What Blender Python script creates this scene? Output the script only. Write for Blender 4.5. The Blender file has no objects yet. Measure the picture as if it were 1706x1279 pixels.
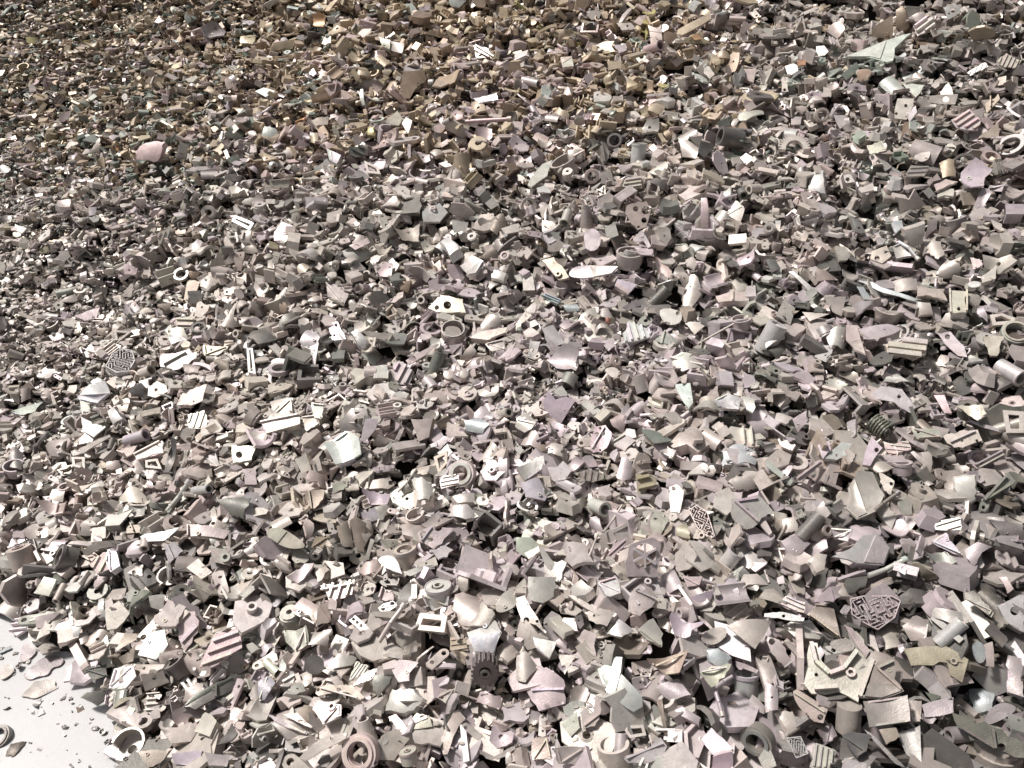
import bpy, math, random
import numpy as np
from mathutils import Vector, Matrix, noise as mnoise
from mathutils.geometry import delaunay_2d_cdt

# ------------------------------------------------------------------ camera, world, sun, exposure
SC = bpy.context.scene
COL = SC.collection
PW, PH, FPX = 1706.0, 1279.0, 1313.0
CAM_Z, PITCH = 1.70, math.radians(36.0)
cd = bpy.data.cameras.new("camera"); cam = bpy.data.objects.new("camera", cd); COL.objects.link(cam)
cam.location = (0, 0, CAM_Z); cam.rotation_euler = (math.radians(90) - PITCH, 0, 0)
cd.sensor_width = 36; cd.lens = FPX / PW * 36; cd.clip_start = 0.02; cd.clip_end = 500
SC.camera = cam

SUN_EL, SUN_AZ = math.radians(57), math.radians(-68)      # light from behind the heap, a little from the left
w = bpy.data.worlds.new("World"); SC.world = w; w.use_nodes = True
nt = w.node_tree; bgn = nt.nodes['Background']
sky = nt.nodes.new('ShaderNodeTexSky'); sky.sky_type = 'NISHITA'; sky.sun_disc = False
sky.sun_elevation = SUN_EL; sky.sun_rotation = SUN_AZ
sky.dust_density = 4.0; sky.air_density = 0.6; sky.ozone_density = 0.4
hs = nt.nodes.new('ShaderNodeHueSaturation'); hs.inputs['Saturation'].default_value = 0.22          # a veiled, nearly colourless sky
nt.links.new(sky.outputs[0], hs.inputs['Color']); nt.links.new(hs.outputs[0], bgn.inputs[0]); bgn.inputs[1].default_value = 0.050
sd = bpy.data.lights.new("sun", 'SUN'); sun = bpy.data.objects.new("sun", sd); COL.objects.link(sun)
sd.energy = 3.5; sd.angle = math.radians(7); sd.color = (1.0, 0.945, 0.895)
sdir = Vector((math.sin(SUN_AZ) * math.cos(SUN_EL), math.cos(SUN_AZ) * math.cos(SUN_EL), math.sin(SUN_EL)))
sun.rotation_euler = sdir.to_track_quat('Z', 'Y').to_euler(); sun.location = (-2, 6, 6)
SC.render.engine = 'CYCLES'
SC.view_settings.view_transform = 'Standard'; SC.view_settings.look = 'None'
SC.view_settings.exposure = 0.5; SC.view_settings.gamma = 1.0

# ------------------------------------------------------------------ helpers
FW = np.array([0, math.cos(PITCH), -math.sin(PITCH)]); UP = np.array([0, math.sin(PITCH), math.cos(PITCH)]); RT = np.array([1., 0, 0])
CP = np.array([0, 0, CAM_Z])
def ray(px, py):
    d = FW + RT * ((px - PW / 2) / FPX) + UP * ((PH / 2 - py) / FPX)
    return d / np.linalg.norm(d)
def project(P):
    Q = P - CP; z = Q @ FW
    zz = np.where(z > 0.05, z, 0.05)
    return PW / 2 + FPX * (Q @ RT) / zz, PH / 2 - FPX * (Q @ UP) / zz, z
def unit(v): return v / (np.linalg.norm(v) + 1e-12)
def ground_at(px, py):
    d = ray(px, py); t = -CAM_Z / d[2]; return CP + d * t

EA, EB = ground_at(-10, 1050), ground_at(235, 1290)
EDIR = unit((EB - EA)[:2]); ENRM = np.array([-EDIR[1], EDIR[0]])
if ENRM[0] < 0: ENRM = -ENRM
def fbm(x, y, s=1.0, o=0.0, n=3):
    r = 0; a = 1
    for i in range(n):
        r += a * mnoise.noise(Vector((x * s + o, y * s - o, o * 1.7))); s *= 2.1; a *= 0.5
    return r
def edge_dist(x, y):
    return (x - EA[0]) * ENRM[0] + (y - EA[1]) * ENRM[1] + 0.10 * fbm(x, y, 2.2, 5.0, 3)
def heap_h(x, y):
    d = edge_dist(x, y)
    if d <= 0: return 0.0
    return (0.16 * d + 0.078 * min(d, 5.5) ** 1.45 + 0.10 * (1 - math.exp(-d / 0.30)) + (0.065 * fbm(x, y, 0.9, 2.0, 2) + 0.028 * fbm(x, y, 3.1, 9.0, 2)) * min(1, d / 0.6))

GX0, GX1, GY0, GY1, GC = -5.4, 5.4, 0.15, 8.9, 0.008
NX, NY = int((GX1 - GX0) / GC), int((GY1 - GY0) / GC)
def build_base():
    k = 8                                           # coarse samples, then bilinear
    xs = np.arange(0, NX + k, k); ys = np.arange(0, NY + k, k)
    C = np.array([[heap_h(GX0 + x * GC, GY0 + y * GC) for y in ys] for x in xs])
    ix = np.arange(NX) / k; iy = np.arange(NY) / k
    x0 = ix.astype(int); y0 = iy.astype(int); fx = (ix - x0)[:, None]; fy = (iy - y0)[None, :]
    return ((C[x0][:, y0] * (1 - fx) + C[x0 + 1][:, y0] * fx) * (1 - fy) + (C[x0][:, y0 + 1] * (1 - fx) + C[x0 + 1][:, y0 + 1] * fx) * fy), C, xs, ys
HB, HC, HXS, HYS = build_base()
H = HB.copy()
def cells(P):
    ix = np.clip(((P[:, 0] - GX0) / GC).astype(int), 0, NX - 1); iy = np.clip(((P[:, 1] - GY0) / GC).astype(int), 0, NY - 1)
    return ix, iy
def hit_base(px, py, field=None):
    F_ = HB if field is None else field
    d = ray(px, py)
    ts = np.arange(0.5, 9, 0.01); P = CP + ts[:, None] * d
    ix, iy = cells(P); below = P[:, 2] < F_[ix, iy]
    k = np.argmax(below) if below.any() else len(ts) - 1
    return P[k]

# meshes are tuples V (n,3), F list of index tuples, S list of smooth flags
def join(ms):
    V = []; F = []; S = []; o = 0
    for v, f, s in ms:
        V.append(v); F += [tuple(i + o for i in q) for q in f]; S += list(s); o += len(v)
    return np.concatenate(V), F, S
def pip(x, y, poly):
    n = len(poly); c = False; j = n - 1
    for i in range(n):
        xi, yi = poly[i]; xj, yj = poly[j]
        if (yi > y) != (yj > y) and x < (xj - xi) * (y - yi) / (yj - yi + 1e-12) + xi: c = not c
        j = i
    return c
def pip_np(X, Y, poly):
    c = np.zeros(X.shape, bool); n = len(poly); j = n - 1
    for i in range(n):
        xi, yi = poly[i]; xj, yj = poly[j]
        c ^= ((yi > Y) != (yj > Y)) & (X < (xj - xi) * (Y - yi) / (yj - yi + 1e-12) + xi); j = i
    return c
def roughen(poly, size, rng, seg=0.14, amp=0.02, rnd=0.0):
    """cut the outline into short runs and break it up the way a snapped casting is"""
    out = []; n = len(poly)
    for i in range(n):
        a = np.array(poly[i]); b = np.array(poly[(i + 1) % n]); L = np.linalg.norm(b - a)
        k = max(1, int(round(L / (seg * size)))); nrm = np.array([-(b - a)[1], (b - a)[0]]) / (L + 1e-9)
        clean = rng.random() < 0.35
        bow = rng.uniform(-.04, .04) * L
        for j in range(k):
            t = j / k
            p = a + (b - a) * t
            if j: p = p + nrm * ((0 if clean else rng.gauss(0, amp) * size) + bow * 4 * t * (1 - t))
            out.append(tuple(p))
    return out
def smooth_poly(poly, k=1):
    p = [np.array(q, float) for q in poly]
    for _ in range(k):
        o = []
        for i in range(len(p)):
            a, b = p[i], p[(i + 1) % len(p)]; o += [a * .75 + b * .25, a * .25 + b * .75]
        p = o
    return [tuple(q) for q in p]
def circle(cx, cy, r, n=14, e=1.0, rot=0):
    return [(cx + r * math.cos(a + rot), cy + e * r * math.sin(a + rot)) for a in [2 * math.pi * i / n for i in range(n)]]
def slab(outline, holes=(), t=0.004, bend=None, wob=0.0, grid=0.0, seed=0.0, taper=0.0):
    """thick sheet of any outline with holes; bend = list of (ax, ay, k) giving z += k*(p.a)^2"""
    pts = [Vector(p) for p in outline]; edges = []; n = len(outline)
    edges += [(i, (i + 1) % n) for i in range(n)]
    for h in holes:
        o = len(pts); pts += [Vector(p) for p in h]; edges += [(o + i, o + (i + 1) % len(h)) for i in range(len(h))]
    xs = [p[0] for p in outline]; ys = [p[1] for p in outline]
    if grid > 0:
        g = grid; x = min(xs) + g * .5
        while x < max(xs):
            y = min(ys) + g * .5
            while y < max(ys):
                if pip(x, y, outline) and not any(pip(x, y, h) for h in holes):
                    dm = min((x - q[0]) ** 2 + (y - q[1]) ** 2 for q in pts[:n])
                    if dm > (g * .35) ** 2: pts.append(Vector((x, y)))
                y += g
            x += g
    v, e, f, _, _, _ = delaunay_2d_cdt(pts, edges, [], 0, 1e-6)
    v = np.array([(p[0], p[1]) for p in v])
    T = []
    for tri in f:
        c = v[list(tri)].mean(0)
        if pip(c[0], c[1], outline) and not any(pip(c[0], c[1], h) for h in holes):
            a, b, c_ = v[list(tri)]
            if (b[0]-a[0])*(c_[1]-a[1]) - (b[1]-a[1])*(c_[0]-a[0]) < 0: tri = tri[::-1]
            T.append(tuple(tri))
    if not T: T = [(0, 1, 2)]
    used = sorted({i for q in T for i in q}); m = {o: i for i, o in enumerate(used)}
    v = v[used]; T = [tuple(m[i] for i in q) for q in T]
    z = np.zeros(len(v)); c0 = v.mean(0); q = v - c0
    for (ax, ay, k) in (bend or []): z += k * (q @ np.array([ax, ay])) ** 2
    if wob: z += np.array([wob * mnoise.noise(Vector((p[0] / (wob * 9), p[1] / (wob * 9), seed))) for p in v])
    top = np.column_stack([v, z]); bc = v.mean(0); vb = bc + (v - bc) * (1 - taper); bot = np.column_stack([vb, z - t])
    N = len(v); cnt = {}
    for q3 in T:
        for a, b in ((q3[0], q3[1]), (q3[1], q3[2]), (q3[2], q3[0])): cnt[(a, b)] = 1
    bd = [e2 for e2 in cnt if (e2[1], e2[0]) not in cnt]
    V = [top, bot]; F = list(T) + [tuple(i + N for i in q3[::-1]) for q3 in T]; S = [True] * (2 * len(T))
    o = 2 * N; sv = []
    for a, b in bd:
        sv += [top[a], bot[a], bot[b], top[b]]; F.append((o, o + 1, o + 2, o + 3)); S.append(False); o += 4
    V.append(np.array(sv).reshape(-1, 3))
    return np.concatenate(V), F, S
def box(c, a, b, h):
    """box with centre c, half axes a, b, h (3-vectors)"""
    c, a, b, h = map(np.asarray, (c, a, b, h)); V = []; F = []
    for sgn in (-1, 1):
        for (x, y, zz) in ((a, b, h), (b, h, a), (h, a, b)):
            o = len(V); x_, y_ = (x, y) if sgn > 0 else (y, x)
            V += [c + sgn * zz - x_ - y_, c + sgn * zz + x_ - y_, c + sgn * zz + x_ + y_, c + sgn * zz - x_ + y_]; F.append((o, o + 1, o + 2, o + 3))
    return np.array(V), F, [False] * 6
def frame_of(d):
    d = unit(d); u = np.cross(d, [0, 0, 1.0]) if abs(d[2]) < .9 else np.cross(d, [1.0, 0, 0]); u = unit(u); return u, np.cross(d, u), d
def tube(A, B, r, ri=None, n=16, r2=None, a0=0.0, a1=2 * math.pi, e=1.0):
    """hollow or solid round piece from A to B, whole or a sector of it"""
    A = np.array(A, float); B = np.array(B, float); u, v, d = frame_of(B - A); r2 = r if r2 is None else r2
    full = abs(a1 - a0 - 2 * math.pi) < 1e-6; m = n if full else n + 1
    an = np.array([a0 + (a1 - a0) * i / n for i in range(m)]); cs = np.cos(an)[:, None] * u + np.sin(an)[:, None] * v * e
    ms = []
    def band(p, q, sm, flip=False):
        f = [(i, (i + 1) % m, m + (i + 1) % m, m + i) for i in range(n)]
        if flip: f = [g[::-1] for g in f]
        ms.append((np.concatenate([p, q]), f, [sm] * n))
    oA, oB = A + cs * r, B + cs * r2
    band(oA, oB, True)
    if ri:
        k = ri / r; iA, iB = A + cs * ri, B + cs * r2 * k
        band(iA, iB, True, True); band(oB, iB, False); band(iA, oA, False)
        if not full:
            for j in (0, -1): ms.append((np.array([oA[j], oB[j], iB[j], iA[j]]), [(0, 1, 2, 3)], [False]))
    else:
        ms.append((oB, [tuple(range(m))], [False])); ms.append((oA, [tuple(range(m))[::-1]], [False]))
    return join(ms)
def rod(A, B, w, h, nrm):
    A = np.array(A, float); B = np.array(B, float); d = B - A; s = unit(np.cross(nrm, d)); k = unit(np.cross(d, s))
    return box((A + B) / 2, d / 2, s * w / 2, k * h / 2)
NSC, NFINE = 40000, 22000
# ------------------------------------------------------------------ loose pieces: about a hundred different breakages, unit size
def rnd_poly(rng, n=None, ecc=None):
    n = n or rng.randint(4, 8); ecc = ecc or rng.uniform(.45, 1.0)
    an = sorted(rng.random() * 2 * math.pi for _ in range(n))
    an = [2 * math.pi * i / n + rng.uniform(-.32, .32) for i in range(n)]
    p = [(.5 * rng.uniform(.62, 1.1) * math.cos(a), .5 * ecc * rng.uniform(.62, 1.1) * math.sin(a)) for a in an]
    if rng.random() < .35 and n > 4:                        # a bite out of one side
        i = rng.randrange(n); p[i] = (p[i][0] * .35, p[i][1] * .35)
    return p
def edge_wall(poly, i, hgt, t, sgn=1):
    a = np.array(poly[i]); b = np.array(poly[(i + 1) % len(poly)])
    d = b - a; L = np.linalg.norm(d); nn = np.array([-d[1], d[0]]) / (L + 1e-9)
    mid = (a + b) / 2 + nn * t * .55
    return box((mid[0], mid[1], sgn * hgt / 2 - t * .5), (d[0] * .47, d[1] * .47, 0), (nn[0] * t * .5, nn[1] * t * .5, 0), (0, 0, hgt / 2))
def tmpl(kind, rng):
    t = rng.uniform(.045, .095)
    if kind == 'plate':
        p = rnd_poly(rng); hs = []
        if rng.random() < .45: hs.append(circle(rng.uniform(-.1, .1), rng.uniform(-.08, .08), rng.uniform(.045, .09), 8))
        ang = rng.random() * 6.28
        V = slab(roughen(p, 1, rng, .15, .035), hs, t, [(math.cos(ang), math.sin(ang), rng.choice([-1, 1]) * rng.uniform(0, .8))], .0, .26)
        return [('plate', V)], ('with a round hole' if hs else 'with broken edges')
    if kind == 'angle':
        p = rnd_poly(rng, rng.randint(4, 6)); k = [rng.randrange(len(p))]
        if rng.random() < .6: k.append((k[0] + rng.choice([1, 2])) % len(p))
        ps = [('plate', slab(roughen(p, 1, rng, .3, .02), [], t, None, 0, 0))]
        for i in k: ps.append(('wall', edge_wall(p, i, rng.uniform(.18, .42), t * .9)))
        return ps, 'with a folded side wall'
    if kind == 'shell':
        p = rnd_poly(rng, rng.randint(5, 7)); ang = rng.random() * 6.28
        return [('shell', slab(roughen(p, 1, rng, .16, .03), [], t, [(math.cos(ang), math.sin(ang), rng.choice([-1, -1, 1]) * rng.uniform(1.1, 2.1))], 0, .17))], 'curved like a shell'
    if kind == 'wave':                                       # rolled one way and back the other, corners worn round
        p = smooth_poly(rnd_poly(rng, rng.randint(4, 7)), 1) if rng.random() < .6 else roughen(rnd_poly(rng), 1, rng, .2, .02); a = rng.random() * 6.28; b = a + rng.uniform(1.0, 1.8)
        hs = [circle(rng.uniform(-.12, .12), rng.uniform(-.1, .1), rng.uniform(.05, .08), 9)] if rng.random() < .4 else []
        V, F, S = slab(p, hs, t * rng.uniform(1, 1.8), [(math.cos(a), math.sin(a), rng.uniform(.5, 1.4)), (math.cos(b), math.sin(b), -rng.uniform(.4, 1.5))], 0, .17)
        out = [('plate', (V, F, S))]
        if rng.random() < .4: q = rnd_poly(rng, 5); out.append(('wall', rod((-.3, rng.uniform(-.1, .1), .02), (.3, rng.uniform(-.1, .1), .05), t * 1.3, rng.uniform(.12, .25), np.array([0, 0, 1.]))))
        return out, 'bent two ways'
    if kind == 'cast':                                       # a piece of housing: skin, standing walls, a rib, a screw boss
        p = rnd_poly(rng, rng.randint(4, 6), rng.uniform(.6, 1)); t *= .8; q = roughen(p, 1, rng, .2, .035)
        out = [('plate', slab(q, [circle(rng.uniform(-.15, .15), 0, .05, 7)] if rng.random() < .5 else [], t))]; k0 = rng.randrange(len(p))
        for j in range(rng.randint(1, 3)): out.append(('wall', edge_wall(p, (k0 + j) % len(p), rng.uniform(.12, .45), t, rng.choice([1, 1, -1]))))
        for j in range(rng.randint(0, 2)):
            a = rng.random() * 3.14; o = rng.uniform(-.12, .12); c, s_ = math.cos(a), math.sin(a); out.append(('rib', box((-s_ * o, c * o, .06), (c * .24, s_ * .24, 0), (-s_ * .02, c * .02, 0), (0, 0, rng.uniform(.05, .1)))))
        if rng.random() < .5: x, y = rng.uniform(-.2, .2), rng.uniform(-.2, .2); r = rng.uniform(.06, .1); out.append(('boss', tube((x, y, -t / 2), (x, y, rng.uniform(.08, .25)), r, r * .5, 8)))
        return out, 'with standing walls'
    if kind == 'cup':
        r = rng.uniform(.26, .38); hh = rng.uniform(.2, .45); A = rng.uniform(3.6, 6.28)
        out = [('wall', tube((0, 0, -hh / 2), (0, 0, hh / 2), r, r * .86, 14, r * rng.uniform(1, 1.25), 0, A if A < 5.4 else 2 * math.pi)), ('base', slab(circle(0, 0, r * .9, 12), [circle(0, 0, r * .3, 9)] if rng.random() < .5 else [], t)) ]
        out[1][1][0][:, 2] -= hh / 2; return out, 'hollow like a cup'
    if kind == 'arc':
        r = rng.uniform(.3, .5); A = 1.2 + rng.random() * 2.2
        L = rng.uniform(.25, .8)
        return [('wall', tube((-L/2, 0, 0), (L/2, 0, 0), r, r * (1 - t * 2.4), 9, None, .3, .3 + A))], 'broken from a pipe wall'
    if kind == 'pipe':
        r = rng.uniform(.11, .2); L = rng.uniform(.35, .9)
        ps = [('barrel', tube((-L/2, 0, 0), (L/2, 0, 0), r, r * .62, 12))]
        if rng.random() < .5: ps.append(('flange', slab(roughen(rnd_poly(rng, 6, .8), 1, rng, .3, .02), [], t)))
        return ps, 'with an open round end'
    if kind == 'lug':
        L = rng.uniform(.55, .95); wd = rng.uniform(.13, .2); n = 7
        p = [(L/2 + wd * math.cos(a), wd * math.sin(a)) for a in [-1.57 + 3.14 * i / n for i in range(n + 1)]] + [(-L/2, wd * rng.uniform(.6, 1.5)), (-L/2 - .05, 0), (-L/2, -wd * rng.uniform(.6, 1.5))]
        h = [circle(L/2, 0, wd * .5, 9)]
        if rng.random() < .4: h.append(circle(-L/4, 0, wd * .4, 8))
        return [('arm', slab(p, h, rng.uniform(.07, .16), [(1, 0, rng.uniform(-.25, .25))], 0, .22))], 'with an eyelet at one end'
    if kind == 'bar':
        L = rng.uniform(.8, 1.15); a = rng.uniform(.05, .12)
        p = [(-L/2, -a), (L/2, -a * rng.uniform(.5, 1.2)), (L/2 + .04, a * .5), (0.1, a * rng.uniform(.8, 1.4)), (-L/2, a)]
        return [('bar', slab(roughen(p, 1, rng, .3, .012), [], rng.uniform(.06, .14), [(1, 0, rng.uniform(-.4, .4))], 0, 0))], 'shaped like a thick bar'
    if kind == 'ribbed':
        p = rnd_poly(rng, rng.randint(5, 7), .8); ps = [('plate', slab(roughen(p, 1, rng, .25, .02), [], t))]
        ang = rng.random() * 3.14; n = rng.randint(2, 4); c, s = math.cos(ang), math.sin(ang)
        for i in range(n):
            o = (i - (n - 1) / 2) * .2; l = .26
            ps.append(('rib', box((-s * o, c * o, .05), (c * l, s * l, 0), (-s * .017, c * .017, 0), (0, 0, rng.uniform(.05, .1)))))
        return ps, 'with raised parallel ribs'
    if kind == 'ring':
        r = rng.uniform(.3, .42); return [('ring', tube((0, 0, -.09), (0, 0, .09), r, r * rng.uniform(.55, .75), 16, None, 0, rng.choice([6.283185307, 3.4, 4.3, 2.6])))], 'broken from a ring'
    if kind == 'boss':
        p = rnd_poly(rng, 6, .9); r = rng.uniform(.1, .15)
        return [('plate', slab(roughen(p, 1, rng, .25, .02), [circle(0, 0, r * .55, 10)], t)), ('boss', tube((0, 0, -t), (0, 0, rng.uniform(.12, .22)), r, r * .55, 12))], 'with a round boss'
    if kind == 'box':
        w_ = rng.uniform(.5, .8); d_ = rng.uniform(.35, .6); h_ = rng.uniform(.2, .35)
        p = [(-w_/2, -d_/2), (w_/2, -d_/2), (w_/2 * rng.uniform(.7, 1), d_/2), (-w_/2, d_/2 * rng.uniform(.5, 1))]
        return [('plate', slab(roughen(p, 1, rng, .3, .02), [], t))] + [('wall', edge_wall(p, i, h_ * rng.uniform(.5, 1), t)) for i in (0, 1, 3)], 'like the corner of a box'
    # chunk: a lumpy solid break
    p = rnd_poly(rng, 6, rng.uniform(.6, 1)); p2 = [(x * .72, y * .72) for x, y in p]
    V = slab(roughen(p, 1, rng, .3, .03), [], rng.uniform(.18, .4), [(1, 0, rng.uniform(-1, .2)), (0, 1, rng.uniform(-1, .2))], .03, .22, rng.random() * 9, rng.uniform(.1, .4))
    return [('lump', V)], 'solid and lumpy'
RNG = random.Random(11)
MIX = ['plate'] * 14 + ['angle'] * 18 + ['shell'] * 18 + ['arc'] * 6 + ['pipe'] * 3 + ['lug'] * 9 + ['bar'] * 6 + ['ribbed'] * 7 + ['ring'] * 2 + ['boss'] * 5 + ['box'] * 9 + ['chunk'] * 9 + ['wave'] * 20 + ['cup'] * 3 + ['cast'] * 26
TPL = []
for k in MIX:
    ps, note = tmpl(k, RNG)
    V, F, S = join([m for _, m in ps]); c = (V.max(0) + V.min(0)) / 2
    ps = [(nm, (v - c, f, s)) for nm, (v, f, s) in ps]; V = V - c
    # sample points for stacking and for finding out what shows
    tri = [(f[0], f[i], f[i + 1]) for f in F for i in range(1, len(f) - 1)]
    T = V[np.array(tri)]; ar = np.linalg.norm(np.cross(T[:, 1] - T[:, 0], T[:, 2] - T[:, 0]), axis=1)
    nr = np.random.default_rng(len(TPL)); pick = nr.choice(len(T), 160, p=ar / ar.sum()); a = nr.random((160, 2)); fl = a.sum(1) > 1; a[fl] = 1 - a[fl]
    SP = T[pick, 0] + a[:, :1] * (T[pick, 1] - T[pick, 0]) + a[:, 1:] * (T[pick, 2] - T[pick, 0])
    TPL.append(dict(kind=k, parts=ps, note=note, V=V, F=F, S=S, SP=SP))

# ------------------------------------------------------------------ colour of a piece: alloy, oxide, dust, painted vignetting
TINT = dict(n=(.475, .43, .397), w=(.56, .55, .535), c=(.53, .478, .438), l=(.50, .442, .452), m=(.50, .525, .49), t=(.45, .37, .275), p=(.50, .41, .39),
            b=(.26, .20, .15), d=(.17, .16, .15), g=(.22, .245, .21), o=(.46, .28, .16), y=(.44, .40, .20), u=(.38, .41, .42), r=(.30, .13, .10), k=(.09, .085, .08))
TWORD = dict(n='grey', w='white', c='cream', l='lilac-grey', m='mint-grey', t='tan', p='pinkish', b='brown', d='dark grey', g='green-grey', o='orange', y='yellowish', u='blue-grey', r='rusty red', k='black')
def zone_tint(px, py, rng):
    """what share of the pieces has which colour, from what lies where in the heap"""
    wts = dict(n=1.0, c=.35, l=.12, m=.04, t=.10, p=.05, b=.04, d=.12, g=.02, w=.015)
    n1 = mnoise.noise(Vector((px / 170, py / 130, 3.3))); n2 = mnoise.noise(Vector((px / 150, py / 120, 8.1)))
    if 700 < px and 480 < py: wts['l'] += .75
    if 380 < px < 1000 and 130 < py < 330: wts['p'] += .5; wts['l'] += .35
    if px > 1350 and py > 950: wts['d'] += .9; wts['c'] *= .4; wts['n'] *= .7
    if px < 420 and py < 330: wts['g'] += .5; wts['y'] = wts.get('y', 0) + .25
    if px > 1250 and py > 500: wts['d'] += .3; wts['g'] += .14
    if py > 330: wts['t'] = .05; wts['b'] = .025
    if n1 > .12: wts['p'] += .45; wts['l'] += .25
    if n1 < -.28: wts['m'] += .35; wts['g'] += .08
    if py < 330 and px < 1300:
        k = min(1, (330 - py) / 220) * min(1, (1300 - px) / 500)
        wts['t'] += 2.6 * k; wts['b'] += .6 * k; wts['o'] = .015 * k; wts['p'] += .5 * k; wts['y'] = .03 * k; wts['c'] *= 1 - .9 * k; wts['n'] *= 1 - .75 * k; wts['w'] *= 1 - k
    if px < 350 and py < 420: wts['t'] += .6; wts['g'] += .25; wts['d'] += .2
    if px < 450 and 850 < py: wts['m'] += .18; wts['g'] += .12
    ks = list(wts); t = rng.choices(ks, [wts[q] for q in ks])[0]
    v = math.exp(rng.gauss(0, .13) - .30 * max(0, 1 - (px + 1.5 * py) / 700) - .35 * max(0, min(1, (px - 1300) / 350)) * max(0, min(1, (py - 800) / 300)) - .25 * max(0, min(1, (px - 1330) / 380))); c = TINT[t]       # vignetting painted into the colour: darker at the back left and right flank
    if py > 330 and t in 'tbpgm': c = [.5 * a + .5 * b * sum(c) / 1.33 for a, b in zip(c, TINT['n'])]      # further down the heap the metal is cleaner
    return t, tuple(min(.85, x * v * (1 + rng.uniform(-.03, .03))) for x in c)

# ------------------------------------------------------------------ stacking the loose pieces
def size_at(px, py):
    s = .062
    if px < 520: s *= 1 - .34 * min(1, (520 - px) / 420) * (1 if py < 620 else max(0, 1 - (py - 620) / 300))
    if px > 1100 and py > 700: s *= 1 + .5 * min(1, (px - 1100) / 500) * min(1, (py - 700) / 400)
    if py > 900: s *= 1 + .15 * min(1, (py - 900) / 300)
    return s
def rot(rng, tilt):
    a = rng.random() * 6.2832; b = rng.random() * 6.2832
    R1 = Matrix.Rotation(a, 3, 'Z'); R2 = Matrix.Rotation(tilt, 3, Vector((math.cos(b), math.sin(b), 0)))
    M = R2 @ R1
    if rng.random() < .5: M = M @ Matrix.Rotation(math.pi, 3, 'X')
    return np.array(M)
def drop(tp, R, s, x, y, soft=80):
    P = tp['SP'] @ R.T * s; P[:, 0] += x; P[:, 1] += y
    ix, iy = cells(P); q = H[ix, iy] - P[:, 2]; k = int(len(q) * soft / 100.0) - 1
    return P, ix, iy, float(np.partition(q, k)[k])
NAREA = []; FILL = []
rf = random.Random(5)
def scatter(n, layer):
    k = 0
    while k < n:
        x = y = None; lowest = 9
        for _ in range(3 if layer else 1):                   # the next piece tends to roll into a hollow
            x_ = rf.uniform(GX0 + .1, GX1 - .1) if x is None else x + rf.uniform(-.12, .12); y_ = rf.uniform(GY0 + .05, GY1 - .1) if x is None else y + rf.uniform(-.12, .12)
            i_ = min(NX - 1, max(0, int((x_ - GX0) / GC))); j_ = min(NY - 1, max(0, int((y_ - GY0) / GC))); e_ = H[i_, j_] - HB[i_, j_]
            if e_ < lowest: lowest = e_; x, y = x_, y_
        q = project(np.array([[x, y, HB[i_, j_]]])); px, py, z = q[0][0], q[1][0], q[2][0]
        if z < .25 or not (-380 < px < 2450 and -300 < py < 1900): continue
        k += 1
        d = edge_dist(x, y)
        if d < (.02 if layer else -.02): continue
        s0 = size_at(px, py)
        if rf.random() > (.052 / s0) ** 2: continue
        s = s0 * math.exp(rf.gauss(0, .30)) * (1 if layer else 1.15)
        s = min(s, .17)
        if rf.random() < .16: s *= .5
        best = None
        for _ in range(3):
            tp = TPL[rf.randrange(len(TPL))] if best is None else best[0]
            R = rot(rf, abs(rf.gauss(0, math.radians(52 if py > 420 else 66))) + (.7 if rf.random() < .15 else 0))
            P, ix, iy, dz = drop(tp, R, s, x, y, 80 if py > 500 else 88)
            top = dz + (P[:, 2].max())
            if best is None or top < best[1]: best = (tp, top, R, P, ix, iy, dz)
        tp, _, R, P, ix, iy, dz = best
        P[:, 2] += dz; np.maximum.at(H, (ix, iy), P[:, 2])
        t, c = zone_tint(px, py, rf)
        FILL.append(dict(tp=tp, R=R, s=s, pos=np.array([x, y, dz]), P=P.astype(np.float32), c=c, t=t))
for L_ in range(3): scatter(NSC, L_)
# fines: splinters and crumbs lodged in the gaps between the castings, put in last so they lie on what is there
small = [t for t in TPL if t['kind'] in ('plate', 'chunk', 'bar', 'shell', 'angle')]
for i in range(NFINE):
    x = rf.uniform(-2.4, 2.6); y = rf.uniform(.6, 3.6)
    if edge_dist(x, y) < .03: continue
    i_ = int((x - GX0) / GC); j_ = int((y - GY0) / GC)
    if H[i_, j_] - HB[i_, j_] > .055: continue
    tp = small[rf.randrange(len(small))]; s = .012 + .024 * rf.random() ** 1.6; R = rot(rf, abs(rf.gauss(0, .6)))
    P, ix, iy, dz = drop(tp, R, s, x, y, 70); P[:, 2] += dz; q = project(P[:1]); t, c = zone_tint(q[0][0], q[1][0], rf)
    FILL.append(dict(tp=tp, R=R, s=s, pos=np.array([x, y, dz]), P=P.astype(np.float32), c=c, t=t))
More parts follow.
